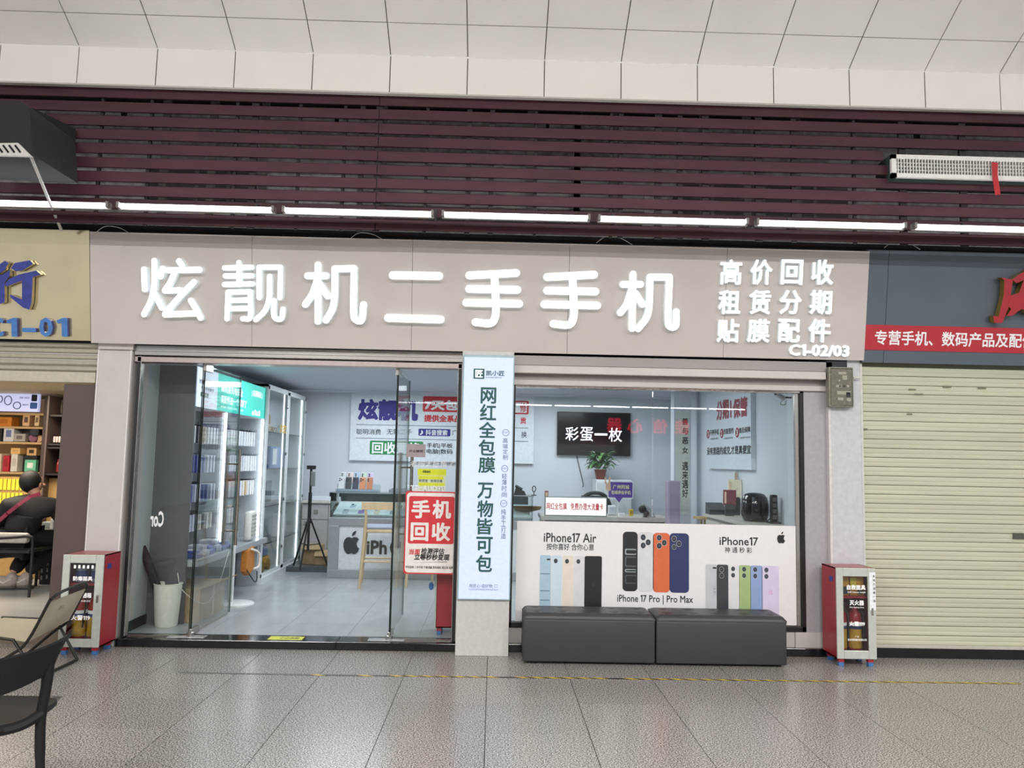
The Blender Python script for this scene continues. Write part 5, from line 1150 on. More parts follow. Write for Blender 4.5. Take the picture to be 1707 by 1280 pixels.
# ---- back cabinets and boxes
bc = thing('drawer_cabinet', 'pale grey cabinet with drawers and doors against the back wall', 'cabinet', (-2.3, 12, .13))
cz = PY(520, 835, 11.7).z; m_ = mat('cab_greige', 'b4b2b2', .45)
build(MB().box(-2.66, -1.55, 11.72, 12.19, .13, cz-.03), 'body', m_, bc); build(MB().box(-2.67, -1.53, 11.68, 12.19, cz-.03, cz, .004), 'worktop', mat('worktop_pale', 'c9c5be', .4), bc)
for k in range(3):
    xa = -2.65+k*.365
    d = build(MB().box(xa+.006, xa+.36, 11.70, 11.72, cz-.25, cz-.05), 'drawer', m_, bc); build(MB().box(xa+.16, xa+.22, 11.695, 11.70, cz-.18, cz-.12), 'pull', STEEL, d)
    d = build(MB().box(xa+.006, xa+.36, 11.70, 11.72, .15, cz-.26), 'door', m_, bc); build(MB().box(xa+.03, xa+.09, 11.695, 11.70, cz-.34, cz-.28), 'pull', STEEL, d)
citem('paper_pile', 'pile of papers and a black pouch on the back cabinet', 'papers', [('paper_stack', (-2.35, 11.95, cz), (.4, .3, .06), PM[1]), ('black_pouch', (-2.2, 11.9, cz+.06), (.22, .12, .06), BLACK)])
for i, (x, y, w_, h_) in enumerate(((-2.42, 11.45, .26, .26), (-2.25, 11.4, .22, .18))):
    t = thing('small_carton', ('brown carton beside the tripod legs', 'smaller open brown carton in front of the drawer cabinet')[i], 'box', (x, y, .13))
    build(MB().box(x-w_/2, x+w_/2, y-.1, y+.1, .13, .13+h_, .003), 'carton', card, t); build(MB().prism([(x-w_/2, y-.1, .13+h_), (x+w_/2, y-.1, .13+h_), (x+w_/2, y-.17, .13+h_-.06), (x-w_/2, y-.17, .13+h_-.06)], (0, 0, .003)), 'flap', card, t)
# ---- stickers on the right fixed glass
SG = front(GY0-.0015)
rq = thing('recycling_sticker', 'red and white phone recycling sign stuck on the right glass panel', 'sign', (-.55, GY0, .62))
D4 = lambda x, y: SG.uv(490+x/3.763, 760+y/3.763)
RS = mat('sticker_red', 'cf2b34', .45); IV = mat('sticker_ivory', 'e9e3de', .45)
def dbox(x0, y0, x1, y1, m_, r, l0, l1, nm): a = D4(x0, y1); b = D4(x1, y0); build(rrect(SG, a[0], b[0], a[1], b[1], r, l0, l1), nm, m_, rq)
dbox(686, 226, 1028, 738, RS, .02, -.001, .001, 'red_backing'); dbox(694, 234, 1018, 730, IV, .03, .001, .002, 'white_field'); dbox(714, 256, 1008, 548, RS, .015, .002, .003, 'red_block')
def dtxt(s, x0, y0, x1, y1, m_, bold=.03, **k): a = D4(x0, y1); b = D4(x1, y0); txt(s, SG, a[0], b[0], a[1], b[1], m_, rq, 'lettering', bold, 0, .0042, **k)
for s, x0, y0, x1, y1 in (('手', 736, 276, 856, 390), ('机', 868, 278, 988, 392), ('回', 730, 418, 846, 532), ('收', 862, 418, 982, 532)): dtxt(s, x0, y0, x1, y1, IV, .035)
dtxt('当面', 720, 582, 790, 617, RS, .03, slant=.12); dtxt('检测评估', 796, 578, 942, 614, INK, .03, slant=.12); dtxt('立等秒秒变现', 752, 615, 974, 652, INK, .035, slant=.12)
dtxt('手机回收 二手手机 平板电脑 数码相机 笔记本 抵押', 700, 692, 998, 704, INK, .01)
a = D4(735, 668); b = D4(960, 662); q = MB(); q.add([SG.p(a[0], a[1], .0042), SG.p(b[0], b[1]-.004, .0042), SG.p(b[0], b[1], .0042)], [(0, 1, 2)]); build(q, 'underline_swash', INK, rq)
E3 = lambda x, y: SG.uv(490+x/5.333, 580+y/5.333)
nt_ = thing('glass_notice', 'small pinkish grey printed notice on the right glass panel', 'notice', (-.68, GY0, 1.53)); a = E3(1000, 968); b = E3(1172, 856)
build(plate(SG, a[0], b[0], a[1], b[1], 0, .001), 'notice_card', mat('notice_pink', '9d8f92', .5), nt_); txt('开业酬宾', SG, a[0]+.02, b[0]-.02, a[1]+.04, a[1]+.062, INK, nt_, 'lettering', .02, 0, .002)
yp = thing('yellow_poster', 'yellow and white printed flyer on the right glass panel above the red sign', 'poster', (-.55, GY0+.02, 1.25)); YF = front(GY1+.004); F3 = lambda x, y: YF.uv(490+x/5.333, 580+y/5.333)
a = F3(1100, 1268); b = F3(1355, 1075); build(plate(YF, a[0], b[0], a[1], b[1], -.001, 0), 'flyer_sheet', mat('flyer_pale', 'dfe5cf', .5), yp)
yl = mat('flyer_yellow', 'e2e01c', .5)
for x0, y0, x1, y1 in ((1100, 1078, 1355, 1130), (1105, 1140, 1330, 1165), (1105, 1200, 1340, 1225)): a = F3(x0, y1); b = F3(x1, y0); build(plate(YF, a[0], b[0], a[1], b[1], 0, .001), 'yellow_block', yl, yp)
a = F3(1145, 1110); b = F3(1215, 1088); txt('闲鱼验机', YF, a[0], b[0], a[1], b[1], INK, yp, 'lettering', .03, 0, .002)
a = F3(1110, 1190); b = F3(1320, 1170); txt('验货宝 · 担保交易', YF, a[0], b[0], a[1], b[1], INK, yp, 'lettering', .01, 0, .002)
vw = thing('vinyl_slogan', 'white vinyl slogan and number on the right glass panel above the red sign', 'lettering', (-.55, GY0, 1.3)); VW = mat('vinyl_and_reflection_white', 'e6e6e6', .5)
a = E3(1030, 1055); b = E3(1420, 1005); txt('老细太抵鱼了', SG, a[0], b[0], a[1], b[1], VW, vw, 'lettering', .0, 0, .001, slant=.15)
a = E3(1035, 1270); b = E3(1350, 1225); txt('Tel: AUD313', SG, a[0], b[0], a[1], b[1], VW, vw, 'lettering', .02, 0, .001)
# ================================================================== benches
LEA = mat('charcoal_leather', '383638', .42, 0, .05, 60, bump=.08)
def bench(x0, x1, label, n):
    y0, y1, z0, z1 = 6.56, 6.93, .018, .388
    t = thing('bench', label, 'bench', ((x0+x1)/2, (y0+y1)/2, 0), 'upholstered benches under the window')
    build(MB().box(x0, x1, y0, y1, z0, z1-.045, .012, 3), 'upholstered_base', LEA, t, smooth=True)
    nx, ny = 48, 20; vs = []; fs = []
    btn = [((i+.5)/5, (j+.5)/2) for i in range(5) for j in range(2)]
    for j in range(ny+1):
        for i in range(nx+1):
            u, v = i/nx, j/ny; X = u*(x1-x0); Y = v*(y1-y0)
            e = min(X, x1-x0-X, Y, y1-y0-Y); z = z1-.03*(1-min(1, e/.035))**2
            for bu, bv in btn:
                d = math.hypot(X-bu*(x1-x0), Y-bv*(y1-y0)); z -= .014*math.exp(-(d/.03)**2)
            z += .004*math.cos(u*10*math.pi)*0
            vs.append((x0+X, y0+Y, z))
    for j in range(ny):
        for i in range(nx): a = j*(nx+1)+i; fs.append((a, a+1, a+nx+2, a+nx+1))
    q = MB(); q.add(vs, fs)
    rim = [(i, 0) for i in range(nx+1)]+[(nx, j) for j in range(1, ny+1)]+[(i, ny) for i in range(nx-1, -1, -1)]+[(0, j) for j in range(ny-1, 0, -1)]
    ids = [j*(nx+1)+i for i, j in rim]; o = len(q.v); q.v += [Vector((q.v[k].x, q.v[k].y, z1-.05)) for k in ids]
    for k in range(len(ids)): k2 = (k+1) % len(ids); q.f.append((ids[k], o+k, o+k2, ids[k2])); q.mi.append(0)
    cu = build(q, 'tufted_cushion', LEA, t, smooth=60)
    for bu, bv in btn: build(MB().ball((x0+bu*(x1-x0), y0+bv*(y1-y0), z1-.012), .011, .011, .006, 8, 6), 'button', LEA, cu, smooth=True)
    build(MB().tube([(x0+.004, y0+.003, z1-.048), (x1-.004, y0+.003, z1-.048)], .004, 6), 'piping', LEA, cu)
    for x in (x0+.05, x1-.05):
        for y in (y0+.05, y1-.05): build(MB().lathe([(.018, 0), (.022, .02)], (x, y, 0), 10), 'foot', BLACK, t)
xm = PY(1093, 1110, 6.56).x
bench(PY(872, 1070, 6.56).x, xm-.004, 'left charcoal leather bench with buttoned top under the window', 1)
bench(xm+.004, PY(1312, 1075, 6.56).x, 'right charcoal leather bench with buttoned top, beside the fire cabinet', 2)

# ================================================================== fire cabinets
FR = mat('fire_red', 'a32430', .35, 0, .05); FRD = mat('fire_red_inner', '7d1c24', .5); FAL = mat('cabinet_alu', 'c3c7be', .35, .2)
FGL = glass('fire_glass', (.88, .9, .9), 1.0); FT = mat('fire_white', 'f2f0ee', .5, emit=.12)
def fire_cab(x0, y0, label, lock_right=True, rz=0, sticker=False, tint=None, inner=False):
    w_, d_, zb, zt = .315, .29, .06, .765
    c = (x0+w_/2, y0+d_/2, 0); t = thing('fire_cabinet', label, 'fire cabinet', c, 'fire equipment cabinets', rz)
    B_ = lambda q, n, m_, p=t, **k: build(q, n, m_, p, local=True, **k)
    X0, X1, Y0, Y1 = -w_/2, w_/2, -d_/2, d_/2
    B_(MB().box(X0, X0+.008, Y0+.012, Y1, zb, zt), 'side_panel', FR); B_(MB().box(X1-.008, X1, Y0+.012, Y1, zb, zt), 'side_panel', FR)
    B_(MB().box(X0, X1, Y0+.012, Y1, zt-.008, zt), 'top_panel', mat('fire_top', 'b06a6c', .4)); B_(MB().box(X0, X1, Y0+.012, Y1, zb, zb+.01), 'bottom_panel', FR); B_(MB().box(X0+.008, X1-.008, Y1-.01, Y1, zb+.01, zt-.008), 'back_panel', FRD)
    B_(MB().box(X0+.01, X1-.01, Y0+.04, Y1-.01, .525, .54), 'shelf', FR)
    dr = B_(MB().box(X0+.05, X1-.06, Y0+.006, Y0+.011, zb+.06, zt-.06), 'door_glass', FGL)
    for n_, a in (('stile', (X0, X0+.055, zb, zt)), ('stile', (X1-.062, X1, zb, zt)), ('rail', (X0+.055, X1-.062, zt-.065, zt)), ('rail', (X0+.055, X1-.062, zb, zb+.065))):
        B_(MB().box(a[0], a[1], Y0, Y0+.02, a[2], a[3], .004), n_, FAL, dr)
    B_(MB().box(X1-.04, X1-.022, Y0-.006, Y0, .40, .46, .003), 'latch', STEEL, dr)
    B_(MB().box(X0-.004, X0, Y0+.07, Y0+.13, .65, .69), 'side_vent', mat('vent_blue', '2a3f8c', .5)); B_(MB().box(X1, X1+.004, Y0+.07, Y0+.13, .65, .69), 'side_vent', MATS['vent_blue'])
    for sx in (X0+.04, X1-.04):
        for sy in (Y0+.04, Y1-.05):
            f_ = B_(MB().box(sx-.022, sx+.022, sy-.02, sy+.02, .03, zb, .003), 'foot', FR); B_(MB().box(sx-.02, sx+.02, sy-.018, sy+.018, 0, .032, .003), 'foot_cap', mat('foot_blue', '3f74b0', .5), f_)
    return t, Fr((c[0]-w_/2, y0+.004, 0), (1, 0, 0), (0, 0, 1)), c
def ftext(t, fr, rows):
    for s, u0, u1, v0, v1, b_ in rows: txt(s, fr, u0, u1, v0, v1, FT, t, 'lettering', b_, 0, .001)
XT = mat('ext_red', 'b0222e', .3, coat=.3); XY = mat('ext_yellow', 'd6a62c', .4, var=.15, scale=40); XB = mat('ext_blue', '3c4c80', .4)
def ext(x, y, z0, label):
    t = thing('fire_extinguisher', label, 'fire extinguisher', (x, y, z0), 'fire extinguishers in the cabinets')
    build(MB().lathe([(.045, 0), (.052, .01), (.052, .29), (.045, .325), (.02, .35), (.018, .37)], (x, y, z0), 20), 'cylinder', XT, t, smooth=40)
    build(MB().lathe([(.0535, .05), (.0535, .20)], (x, y, z0), 20), 'yellow_label', XY, t, smooth=40); build(MB().lathe([(.0537, .20), (.0537, .225)], (x, y, z0), 20), 'blue_band', XB, t, smooth=40); build(MB().lathe([(.0535, .225), (.0535, .25)], (x, y, z0), 20), 'white_band', FT, t)
    build(MB().box(x-.015, x+.045, y-.012, y+.012, z0+.37, z0+.4, .004), 'valve_lever', BLACK, t); build(MB().tube(smooth_path([(x+.02, y-.02, z0+.37), (x+.055, y-.03, z0+.3), (x+.05, y-.05, z0+.12)], 5), .007, 6), 'hose', BLACK, t)
def maskbox(x, y, z0, label):
    t = thing('escape_mask_box', label, 'box', (x, y, z0), 'escape mask boxes in the cabinets')
    build(MB().box(x-.055, x+.055, y-.05, y+.05, z0, z0+.15, .004), 'carton', mat('mask_amber', 'd0942c', .45, var=.15, scale=40), t)
    build(MB().box(x-.055, x-.005, y-.053, y-.05, z0+.05, z0+.14), 'printed_panel', mat('mask_yellow', 'd9c23a', .45), t); build(MB().box(x+.0, x+.045, y-.053, y-.05, z0+.01, z0+.07), 'printed_figure', mat('mask_dark', '3d4a4e', .5), t)
# right cabinet
t, fr, c = fire_cab(2.742, 6.63, 'red and silver fire equipment cabinet on the floor at the right pillar')
ftext(t, fr, (('自救面具', .085, .235, .595, .635, .03), ('Self rescue mask', .09, .235, .572, .585, .01), ('灭火器', .105, .22, .475, .515, .03), ('Fire Exting Shes', .105, .22, .452, .465, .015), ('火警119', .10, .225, .315, .35, .03), ('广东', .145, .175, .225, .24, .01), ('安全消防器材有限公司', .085, .235, .2, .217, .02)))
sk = Fr((c[0]-.1575, 6.627, 0), (1, 0, 0), (0, 0, 1)); build(plate(sk, .262, .312, .44, .735, 0, .002), 'paper_strip', PM[2], t)
for i, s in enumerate('多伟行创意广场'): txt(s, sk, .29, .308, .695-i*.032, .715-i*.032, INK, t, 'strip_character', .01, 0, .0035)
ext(c[0]-.075, c[1], .072, 'red extinguisher with yellow label, left one in the right-hand cabinet'); ext(c[0]+.048, c[1], .072, 'red extinguisher with yellow label, right one in the right-hand cabinet')
maskbox(c[0]-.075, c[1]-.01, .54, 'amber escape mask box, left one in the right-hand cabinet'); maskbox(c[0]+.045, c[1]-.01, .54, 'amber escape mask box, right one in the right-hand cabinet')
# left cabinet
t, fr, c = fire_cab(-3.335, 6.62, 'red and silver fire equipment cabinet behind the camp chair at the left pillar')
ftext(t, fr, (('防毒面具', .085, .235, .565, .60, .03), ('灭火器箱', .10, .235, .435, .475, .03), ('EXTINGUISHER BOX', .1, .23, .405, .418, .01), ('火警119', .09, .235, .265, .305, .02)))
q = MB()
for i in range(5): q.add([fr.p(.085+i*.034, .685, .001), fr.p(.102+i*.034, .685, .001), fr.p(.102+i*.034, .66, .001), fr.p(.085+i*.034, .66, .001)], [(0, 1, 2, 3)])
build(q, 'white_dashes', FT, t)
ext(c[0]-.07, c[1], .072, 'red extinguisher with yellow label, left one in the left-hand cabinet'); ext(c[0]+.05, c[1], .072, 'red extinguisher with yellow label, right one in the left-hand cabinet')
for i, x in enumerate((-.07, .05)):
    k = thing('mask_canister', ('grey', 'blue grey')[i]+' escape mask canister in the left-hand cabinet', 'canister', (c[0]+x, c[1], .54)); build(MB().lathe([(.045, 0), (.048, .01), (.048, .12), (.03, .13)], (c[0]+x, c[1], .54), 16), 'canister_body', mat('canister', '8a90a0', .4), k, smooth=40); build(MB().lathe([(.049, .03), (.049, .09)], (c[0]+x, c[1], .54), 16), 'canister_label', XB, k)
# cabinet standing inside the shop behind the red sticker, its side towards us
t, fr, c = fire_cab(-.49, 7.27, 'red fire cabinet standing inside the shop behind the red recycling sign', rz=-math.pi/2)
t.location.z = .066
hb_ = thing('hanging_charm', 'small blue charm hanging beside the inner fire cabinet', 'charm', (-.56, 7.33, .5)); build(MB().tube([(-.515, 7.3, .83), (-.515, 7.3, .5)], .003, 5), 'string', WHITE, hb_); build(MB().ball((-.515, 7.3, .47), .022, .015, .035), 'pendant', mat('charm_blue', '4a78b8', .4), hb_, smooth=True)

# ================================================================== left neighbour shop
BRN = mat('brown_panel', '5a4b46', .4, 0, .04, 3)
wp_ = struct(build(MB().box(-3.62, -3.345, 7.0, 7.3, 0, 2.13, .004), 'wall_pilaster_brown', BRN))
pf2 = struct(build(MB().box(-8, -3.345, 6.97, 11.2, 0, .165), 'floor_neighbour', mat('neigh_riser', '6c5f50', .6)))
build(MB().box(-8, -3.345, 6.98, 11.2, .165, .18), 'floor_surface', mat('neigh_floor', 'b9bbb9', .25, var=.08, scale=2), pf2)
build(MB().box(-8, -3.345, 6.955, 6.985, .155, .182, .004), 'wood_nosing', mat('nosing_wood', 'a98c5c', .5), pf2)
rl = thing('rolled_shutter', 'beige rolled-up shutter under the champagne gold sign at the left', 'shutter', (-4.4, 7, 2.2)); shm = mat('shutter_grey', 'aaa493', .5, var=.06)
for k in range(5): z = 2.235+k*.05; q = MB(); q.prism([(-8, 6.99, z), (-8, 6.975, z+.012), (-8, 6.975, z+.036), (-8, 6.99, z+.046), (-8, 7.0, z+.046), (-8, 7.0, z)], (4.66, 0, 0)); build(q, 'slat', shm, rl)
build(MB().box(-8, -3.35, 6.97, 7.02, 2.14, 2.23, .006), 'bottom_rail', mat('shutter_rail', 'bdb7a4', .45), rl)
struct(build(MB().box(-8, -3.345, 7.0, 11.2, 2.24, 2.3), 'ceiling_neighbour', mat('neigh_ceiling', 'dccfae', .6)))
struct(build(MB().box(-8, -3.6, 11.1, 11.2, 0, 2.3), 'wall_neighbour_back', mat('neigh_wall', 'c9b48e', .6)))
struct(build(MB().box(-3.36, -3.15, 7.3, 11.2, 0, 2.3), 'wall_neighbour_right', mat('neigh_side', '4a3d38', .6)))
struct(build(MB().box(-8.1, -8, 6.97, 11.2, 0, 2.3), 'wall_neighbour_left', mat('neigh_wall', 'c9b48e', .6)))
NY = 9.8; nf = front(NY); N6 = lambda x, y: nf.uv(x/6.4, 600+y/6.4)
ns = thing('goods_shelf', 'wooden goods shelf with a lit blue header in the left shop', 'shelf', (-5.2, 10, .18)); OAK = mat('oak_board', 'c9a878', .5, 0, .08, 8)
a = N6(420, 1190); xr = a[0]
build(MB().box(-7, xr, 10.18, 10.2, .18, 2.2), 'back_board', OAK, ns); build(MB().box(xr, xr+.1, NY, 10.2, .18, 2.2), 'end_panel', BRN, ns)
for y in (705, 870, 1192, 560): z = N6(0, y)[1]; build(MB().box(-7, xr, NY+.01, 10.18, z-.025, z, .003), 'shelf_board', OAK, ns)
a = N6(-200, 540); b = N6(415, 365); build(plate(nf, a[0], b[0], a[1], b[1], -.05, 0), 'lit_header', mat('neigh_header', 'cfd4f6', .5, emit=.7, ecol='c4caf4'), ns)
lc_ = mat('neigh_ink', '2f3550', .5)
for x0, y0, x1, y1 in ((45, 385, 130, 478), (140, 450, 225, 520), (-20, 385, 30, 450)):
    a = N6(x0, y1); b = N6(x1, y0); cx, cy = (a[0]+b[0])/2, (a[1]+b[1])/2; build(MB().tube([nf.p(cx+math.cos(2*math.pi*i/20)*(b[0]-a[0])/2, cy+math.sin(2*math.pi*i/20)*(b[1]-a[1])/2, .003) for i in range(20)], .005, 5, closed=True), 'printed_bracelet', lc_, ns)
for s, x0, y0, x1, y1 in (('SMART WATCH', 210, 395, 315, 412), ('智能手环', 240, 470, 305, 488)): a = N6(x0, y1); b = N6(x1, y0); txt(s, nf, a[0], b[0], a[1], b[1], lc_, ns, 'lettering', .01, 0, .002)
for x0, y0, x1, y1, c_ in ((335, 370, 400, 440, '23262c'), (320, 455, 400, 520, '4a78d0')): a = N6(x0, y1); b = N6(x1, y0); build(rrect(nf, a[0], b[0], a[1], b[1], .012, 0, .004), 'printed_watch', mat('nw_'+c_, c_, .5), ns)
def goods(x0, y0, x1, y1, c_, label, nm='boxed_goods', cat='box', dp=.16, yo=0, lab2=None):
    a = N6(x0, y1); b = N6(x1, y0); y = NY+.02+yo; t = thing(nm, label, cat, ((a[0]+b[0])/2, y+dp/2, a[1]), 'goods on the left shop shelf')
    build(MB().box(a[0], b[0], y, y+dp, a[1], b[1], .004), 'carton', mat('goods_'+c_, c_, .45, var=.08), t)
    h = b[1]-a[1]; w_ = b[0]-a[0]; build(MB().box(a[0]+w_*.25, b[0]-w_*.25, y-.002, y, a[1]+h*.3, b[1]-h*.25), 'printed_panel', mat('goods_'+(lab2 or 'd9cfc0'), lab2 or 'd9cfc0', .5), t)
goods(-60, 610, 115, 703, 'd8842c', 'orange carton on the top goods shelf', lab2='c06f22')
goods(225, 577, 310, 703, 'dcb48c', 'tall tan box with dark print on the top goods shelf', lab2='6a5242'); goods(355, 580, 412, 703, 'e2c49c', 'cream box at the right end of the top goods shelf', lab2='7a6a58')
goods(20, 707, 142, 868, 'cfd3dc', 'white box with blue gadget print on the middle goods shelf', lab2='6a78a8'); goods(150, 712, 330, 868, '2b2a2c', 'large black box on the middle goods shelf', yo=.12, lab2='3a393c')
goods(130, 787, 262, 868, 'a8a5a0', 'small silver box before the large black box', lab2='6f6d6a', dp=.08); goods(-40, 707, 14, 868, '1d1d22', 'black box at the picture edge on the middle goods shelf', lab2='2a2a30')
goods(12, 1020, 90, 1190, 'b8283a', 'red slim box on the lowest goods shelf', lab2='a02030'); goods(96, 1004, 180, 1190, 'd6d2cc', 'tall white box on the lowest goods shelf', lab2='c4c0ba')
goods(184, 1020, 345, 1190, '1c1b1c', 'wide black box on the lowest goods shelf', yo=.08, lab2='2a292a'); goods(100, 940, 205, 1002, 'e0b678', 'small tan box stacked above the white box', lab2='cfa468')
goods(230, 936, 340, 1018, 'd9b078', 'tan box with a round printed face above the wide black box', yo=.08, lab2='3a2f24'); goods(245, 1066, 375, 1190, '6fc8a4', 'mint green card box on the lowest goods shelf', dp=.06, lab2='e8f0ea'); goods(-60, 1000, 6, 1190, 'e2d4b8', 'cream box at the picture edge on the lowest goods shelf')
for i, (x, y, r, c_) in enumerate(((355, 762, .055, '2d2f30'), (322, 832, .05, '8a5870'), (372, 838, .045, 'd6b088'))):
    p = N6(x, y); k = thing('round_tin', ('black oval tin', 'plum round tin', 'tan round tin')[i]+' at the right end of the middle goods shelf', 'tin', (p[0], NY+.08, N6(0, 870)[1])); build(MB().lathe([(r*.9, 0), (r, .006), (r, .05), (r*.9, .056)], (p[0], NY+.02+.03*i, p[1]), 20, axis='y'), 'tin_body', mat('tin_'+c_, c_, .35), k, smooth=40); build(MB().lathe([(r*.7, -.004), (r*.6, 0)], (p[0], NY+.02+.03*i, p[1]), 20, axis='y'), 'tin_lid', mat('tinlid_'+c_, c_, .2), k)
# low counter with yellow price strips
yc = thing('yellow_price_rack', 'low rack with rows of yellow price tags in the left shop', 'rack', (-5.6, 9.3, .18)); RF_ = front(9.3); a = RF_.uv(-60, 842); b = RF_.uv(42, 796)
build(MB().box(a[0], b[0]+.35, 9.31, 9.6, .18, b[1], .005), 'rack_body', mat('rack_wood', 'b08c54', .5), yc)
for r in range(2):
    for i in range(14):
        x = a[0]+(b[0]-a[0])*i/14; z = a[1]+(b[1]-a[1])*(.08+.48*r); build(MB().box(x, x+(b[0]-a[0])/14*.7, 9.295, 9.31, z, z+(b[1]-a[1])*.38), 'price_tag', mat('tag_yellow', 'd6d43a', .5), yc)
# dark side shelves with items
ds = thing('dark_side_shelf', 'dark shelf bay with small red and black goods beside the brown pilaster', 'shelf', (-4.0, 9, .18)); dsy = 9.2; dff = front(dsy); D6 = lambda x, y: dff.uv(x/6.4, 600+y/6.4); blk2 = mat('shelf_black', '231c1a', .5)
a = D6(440, 1400); b = D6(700, 380)
build(MB().box(a[0], D6(560, 0)[0], dsy, dsy+.3, .18, b[1]), 'upright_panel', BRN, ds); build(MB().box(D6(560, 0)[0], b[0]+.1, dsy+.25, dsy+.3, .18, b[1]), 'back_board', blk2, ds)
for y in (570, 880, 915, 1200): z = D6(0, y)[1]; build(MB().box(D6(560, 0)[0], b[0]+.1, dsy+.02, dsy+.26, z-.02, z), 'shelf_board', blk2, ds)
for i in range(4): x0 = 550+i*28; a = D6(x0, 878); b = D6(x0+24, 815); t = tag(build(MB().box(a[0], b[0], dsy+.03, dsy+.1, a[1], b[1], .004), 'small_white_box', mat('swb', 'c8b0ac', .5)), 'small pale boxed figure in the dark side shelf, %s from the left' % ('first', 'second', 'third', 'fourth')[i], 'box', 'boxed figures in the dark shelf')
for i, (x0, y0, x1, y1, c_) in enumerate(((535, 1060, 580, 1195, '7c1f22'), (570, 970, 600, 1060, '8a2a2a'), (585, 420, 610, 560, '4a4438'), (625, 430, 650, 560, '3a2f30'))): a = D6(x0, y1); b = D6(x1, y0); tag(build(MB().lathe([(.5, 0), (.5, .6), (.25, .8), (.25, 1)], (0, 0, 0), 12), 'bottle', mat('btl_'+c_, c_, .3)), ('dark red bottle low in the dark side shelf', 'red bottle above the dark red one in the side shelf', 'olive bottle at the top of the dark side shelf', 'black bottle at the top right of the dark side shelf')[i], 'bottle'); o = bpy.data.objects[-1] if False else COL.objects[-1]; o.scale = (b[0]-a[0], b[0]-a[0], b[1]-a[1]); o.location = ((a[0]+b[0])/2, dsy+.12, a[1])
build(MB().box(PY(104, 800, 9.19).x, PY(107, 800, 9.19).x, 9.18, 9.21, PY(104, 765, 9.19).z, 2.2), 'light_strip', mat('warm_strip', 'fff1dc', .4, emit=1.6), ds)
dc = thing('dome_camera', 'round pale dome camera under the left shop ceiling', 'camera', (-3.95, 7.4, 2.1)); c = PY(75, 629, 7.5)
build(MB().ball((c.x, 7.5, c.z), .052, .052, .052), 'dome', mat('dome_grey', 'b6b2b0', .3), dc, smooth=True); build(MB().lathe([(.05, 0), (.055, .03), (.03, .06)], (c.x, 7.5, c.z+.04), 18), 'mount', mat('dome_white', 'cfcac4', .4), dc, smooth=40); build(MB().box(c.x+.075, c.x+.11, 7.48, 7.52, c.z+.03, c.z+.1), 'power_plug', MATS['dome_white'], dc); build(MB().tube(smooth_path([(c.x+.03, 7.5, c.z-.02), (c.x+.07, 7.5, c.z-.01), (c.x+.095, 7.5, c.z+.03)], 5), .004, 5), 'lead', BLACK, dc)
build(MB().lathe([(.014, 0), (.014, -.006)], (c.x-.005, 7.45, c.z+.01), 12, axis='y'), 'lens', BLACK, dc)

# ================================================================== seated person in the left shop
def skin_mesh(nodes, edges, sub=2):
    me = bpy.data.meshes.new('sk'); me.from_pydata([n[0] for n in nodes], edges, []); o = bpy.data.objects.new('sk', me); TSC.collection.objects.link(o)
    m_ = o.modifiers.new('s', 'SKIN'); m_.use_smooth_shade = True
    for v, n in zip(me.skin_vertices[0].data, nodes): r = n[1]; v.radius = r if isinstance(r, tuple) else (r, r)
    me.skin_vertices[0].data[0].use_root = True
    s_ = o.modifiers.new('d', 'SUBSURF'); s_.levels = sub; s_.render_levels = sub
    TSC.view_layers[0].update(); r = bpy.data.meshes.new_from_object(o.evaluated_get(TSC.view_layers[0].depsgraph))
    q = MB(); q.v = [v.co.copy() for v in r.vertices]; q.f = [tuple(p.vertices) for p in r.polygons]; q.mi = [0]*len(q.f)
    bpy.data.objects.remove(o); return q
py_ = 8.4
def S(px, py, y=py_): return PY(px, py, y)
hip = S(28, 896, 8.42); ch = S(46, 858, 8.45); nk = S(60, 828, 8.5); hd_ = S(52, 806, 8.52)
pe = thing('person', 'person in a black jacket with a red shoulder strap sitting in the left shop', 'person', (hip.x, hip.y, .18))
SKN = mat('skin', 'b58a72', .5); JK = mat('jacket_black', '16161b', .75, bump=.15); TRS = mat('trousers_dark', '17161d', .8)
lsh = S(14, 845, 8.35); rsh = S(92, 842, 8.62); lel = S(-12, 880, 8.45); lha = S(8, 888, 8.75); rel = S(106, 868, 8.85); rha = S(118, 858, 9.05)
# body: pelvis, spine, neck, head, arms with hands, legs
kL, kR = hip+Vector((.0, .42, -.02)), hip+Vector((.28, .40, -.02)); aL, aR = S(20, 956, 8.55), S(44, 956, 8.6)
nodes = [(hip, .12), (ch, .13), (nk, .05), (hd_+Vector((.0, 0, .0)), .075), (lsh, .05), (lel, .04), (lha, .03), (rsh, .05), (rel, .04), (rha, .03), (hip+Vector((-.1, 0, -.02)), .08), (kL, .065), (aL, .045), (hip+Vector((.1, 0, -.02)), .08), (kR, .065), (aR, .045)]
ed = [(0, 1), (1, 2), (2, 3), (1, 4), (4, 5), (5, 6), (1, 7), (7, 8), (8, 9), (0, 10), (10, 11), (11, 12), (0, 13), (13, 14), (14, 15)]
build(skin_mesh(nodes, ed), 'body', SKN, pe, smooth=True)
q = MB(); q.ball(hd_+Vector((.01, .02, 0)), .082, .098, .115, 16, 12); q.ball(hd_+Vector((.092, .0, -.02)), .012, .022, .032, 8, 6); q.ball(hd_+Vector((.07, .1, -.02)), .02, .03, .022, 8, 6)
build(q, 'head_and_ear', SKN, pe, smooth=True)
build(MB().ball(hd_+Vector((-.005, -.012, .022)), .1, .108, .115, 16, 12), 'hair', mat('hair_black', '0e0d0e', .6, bump=.4), pe, smooth=True)
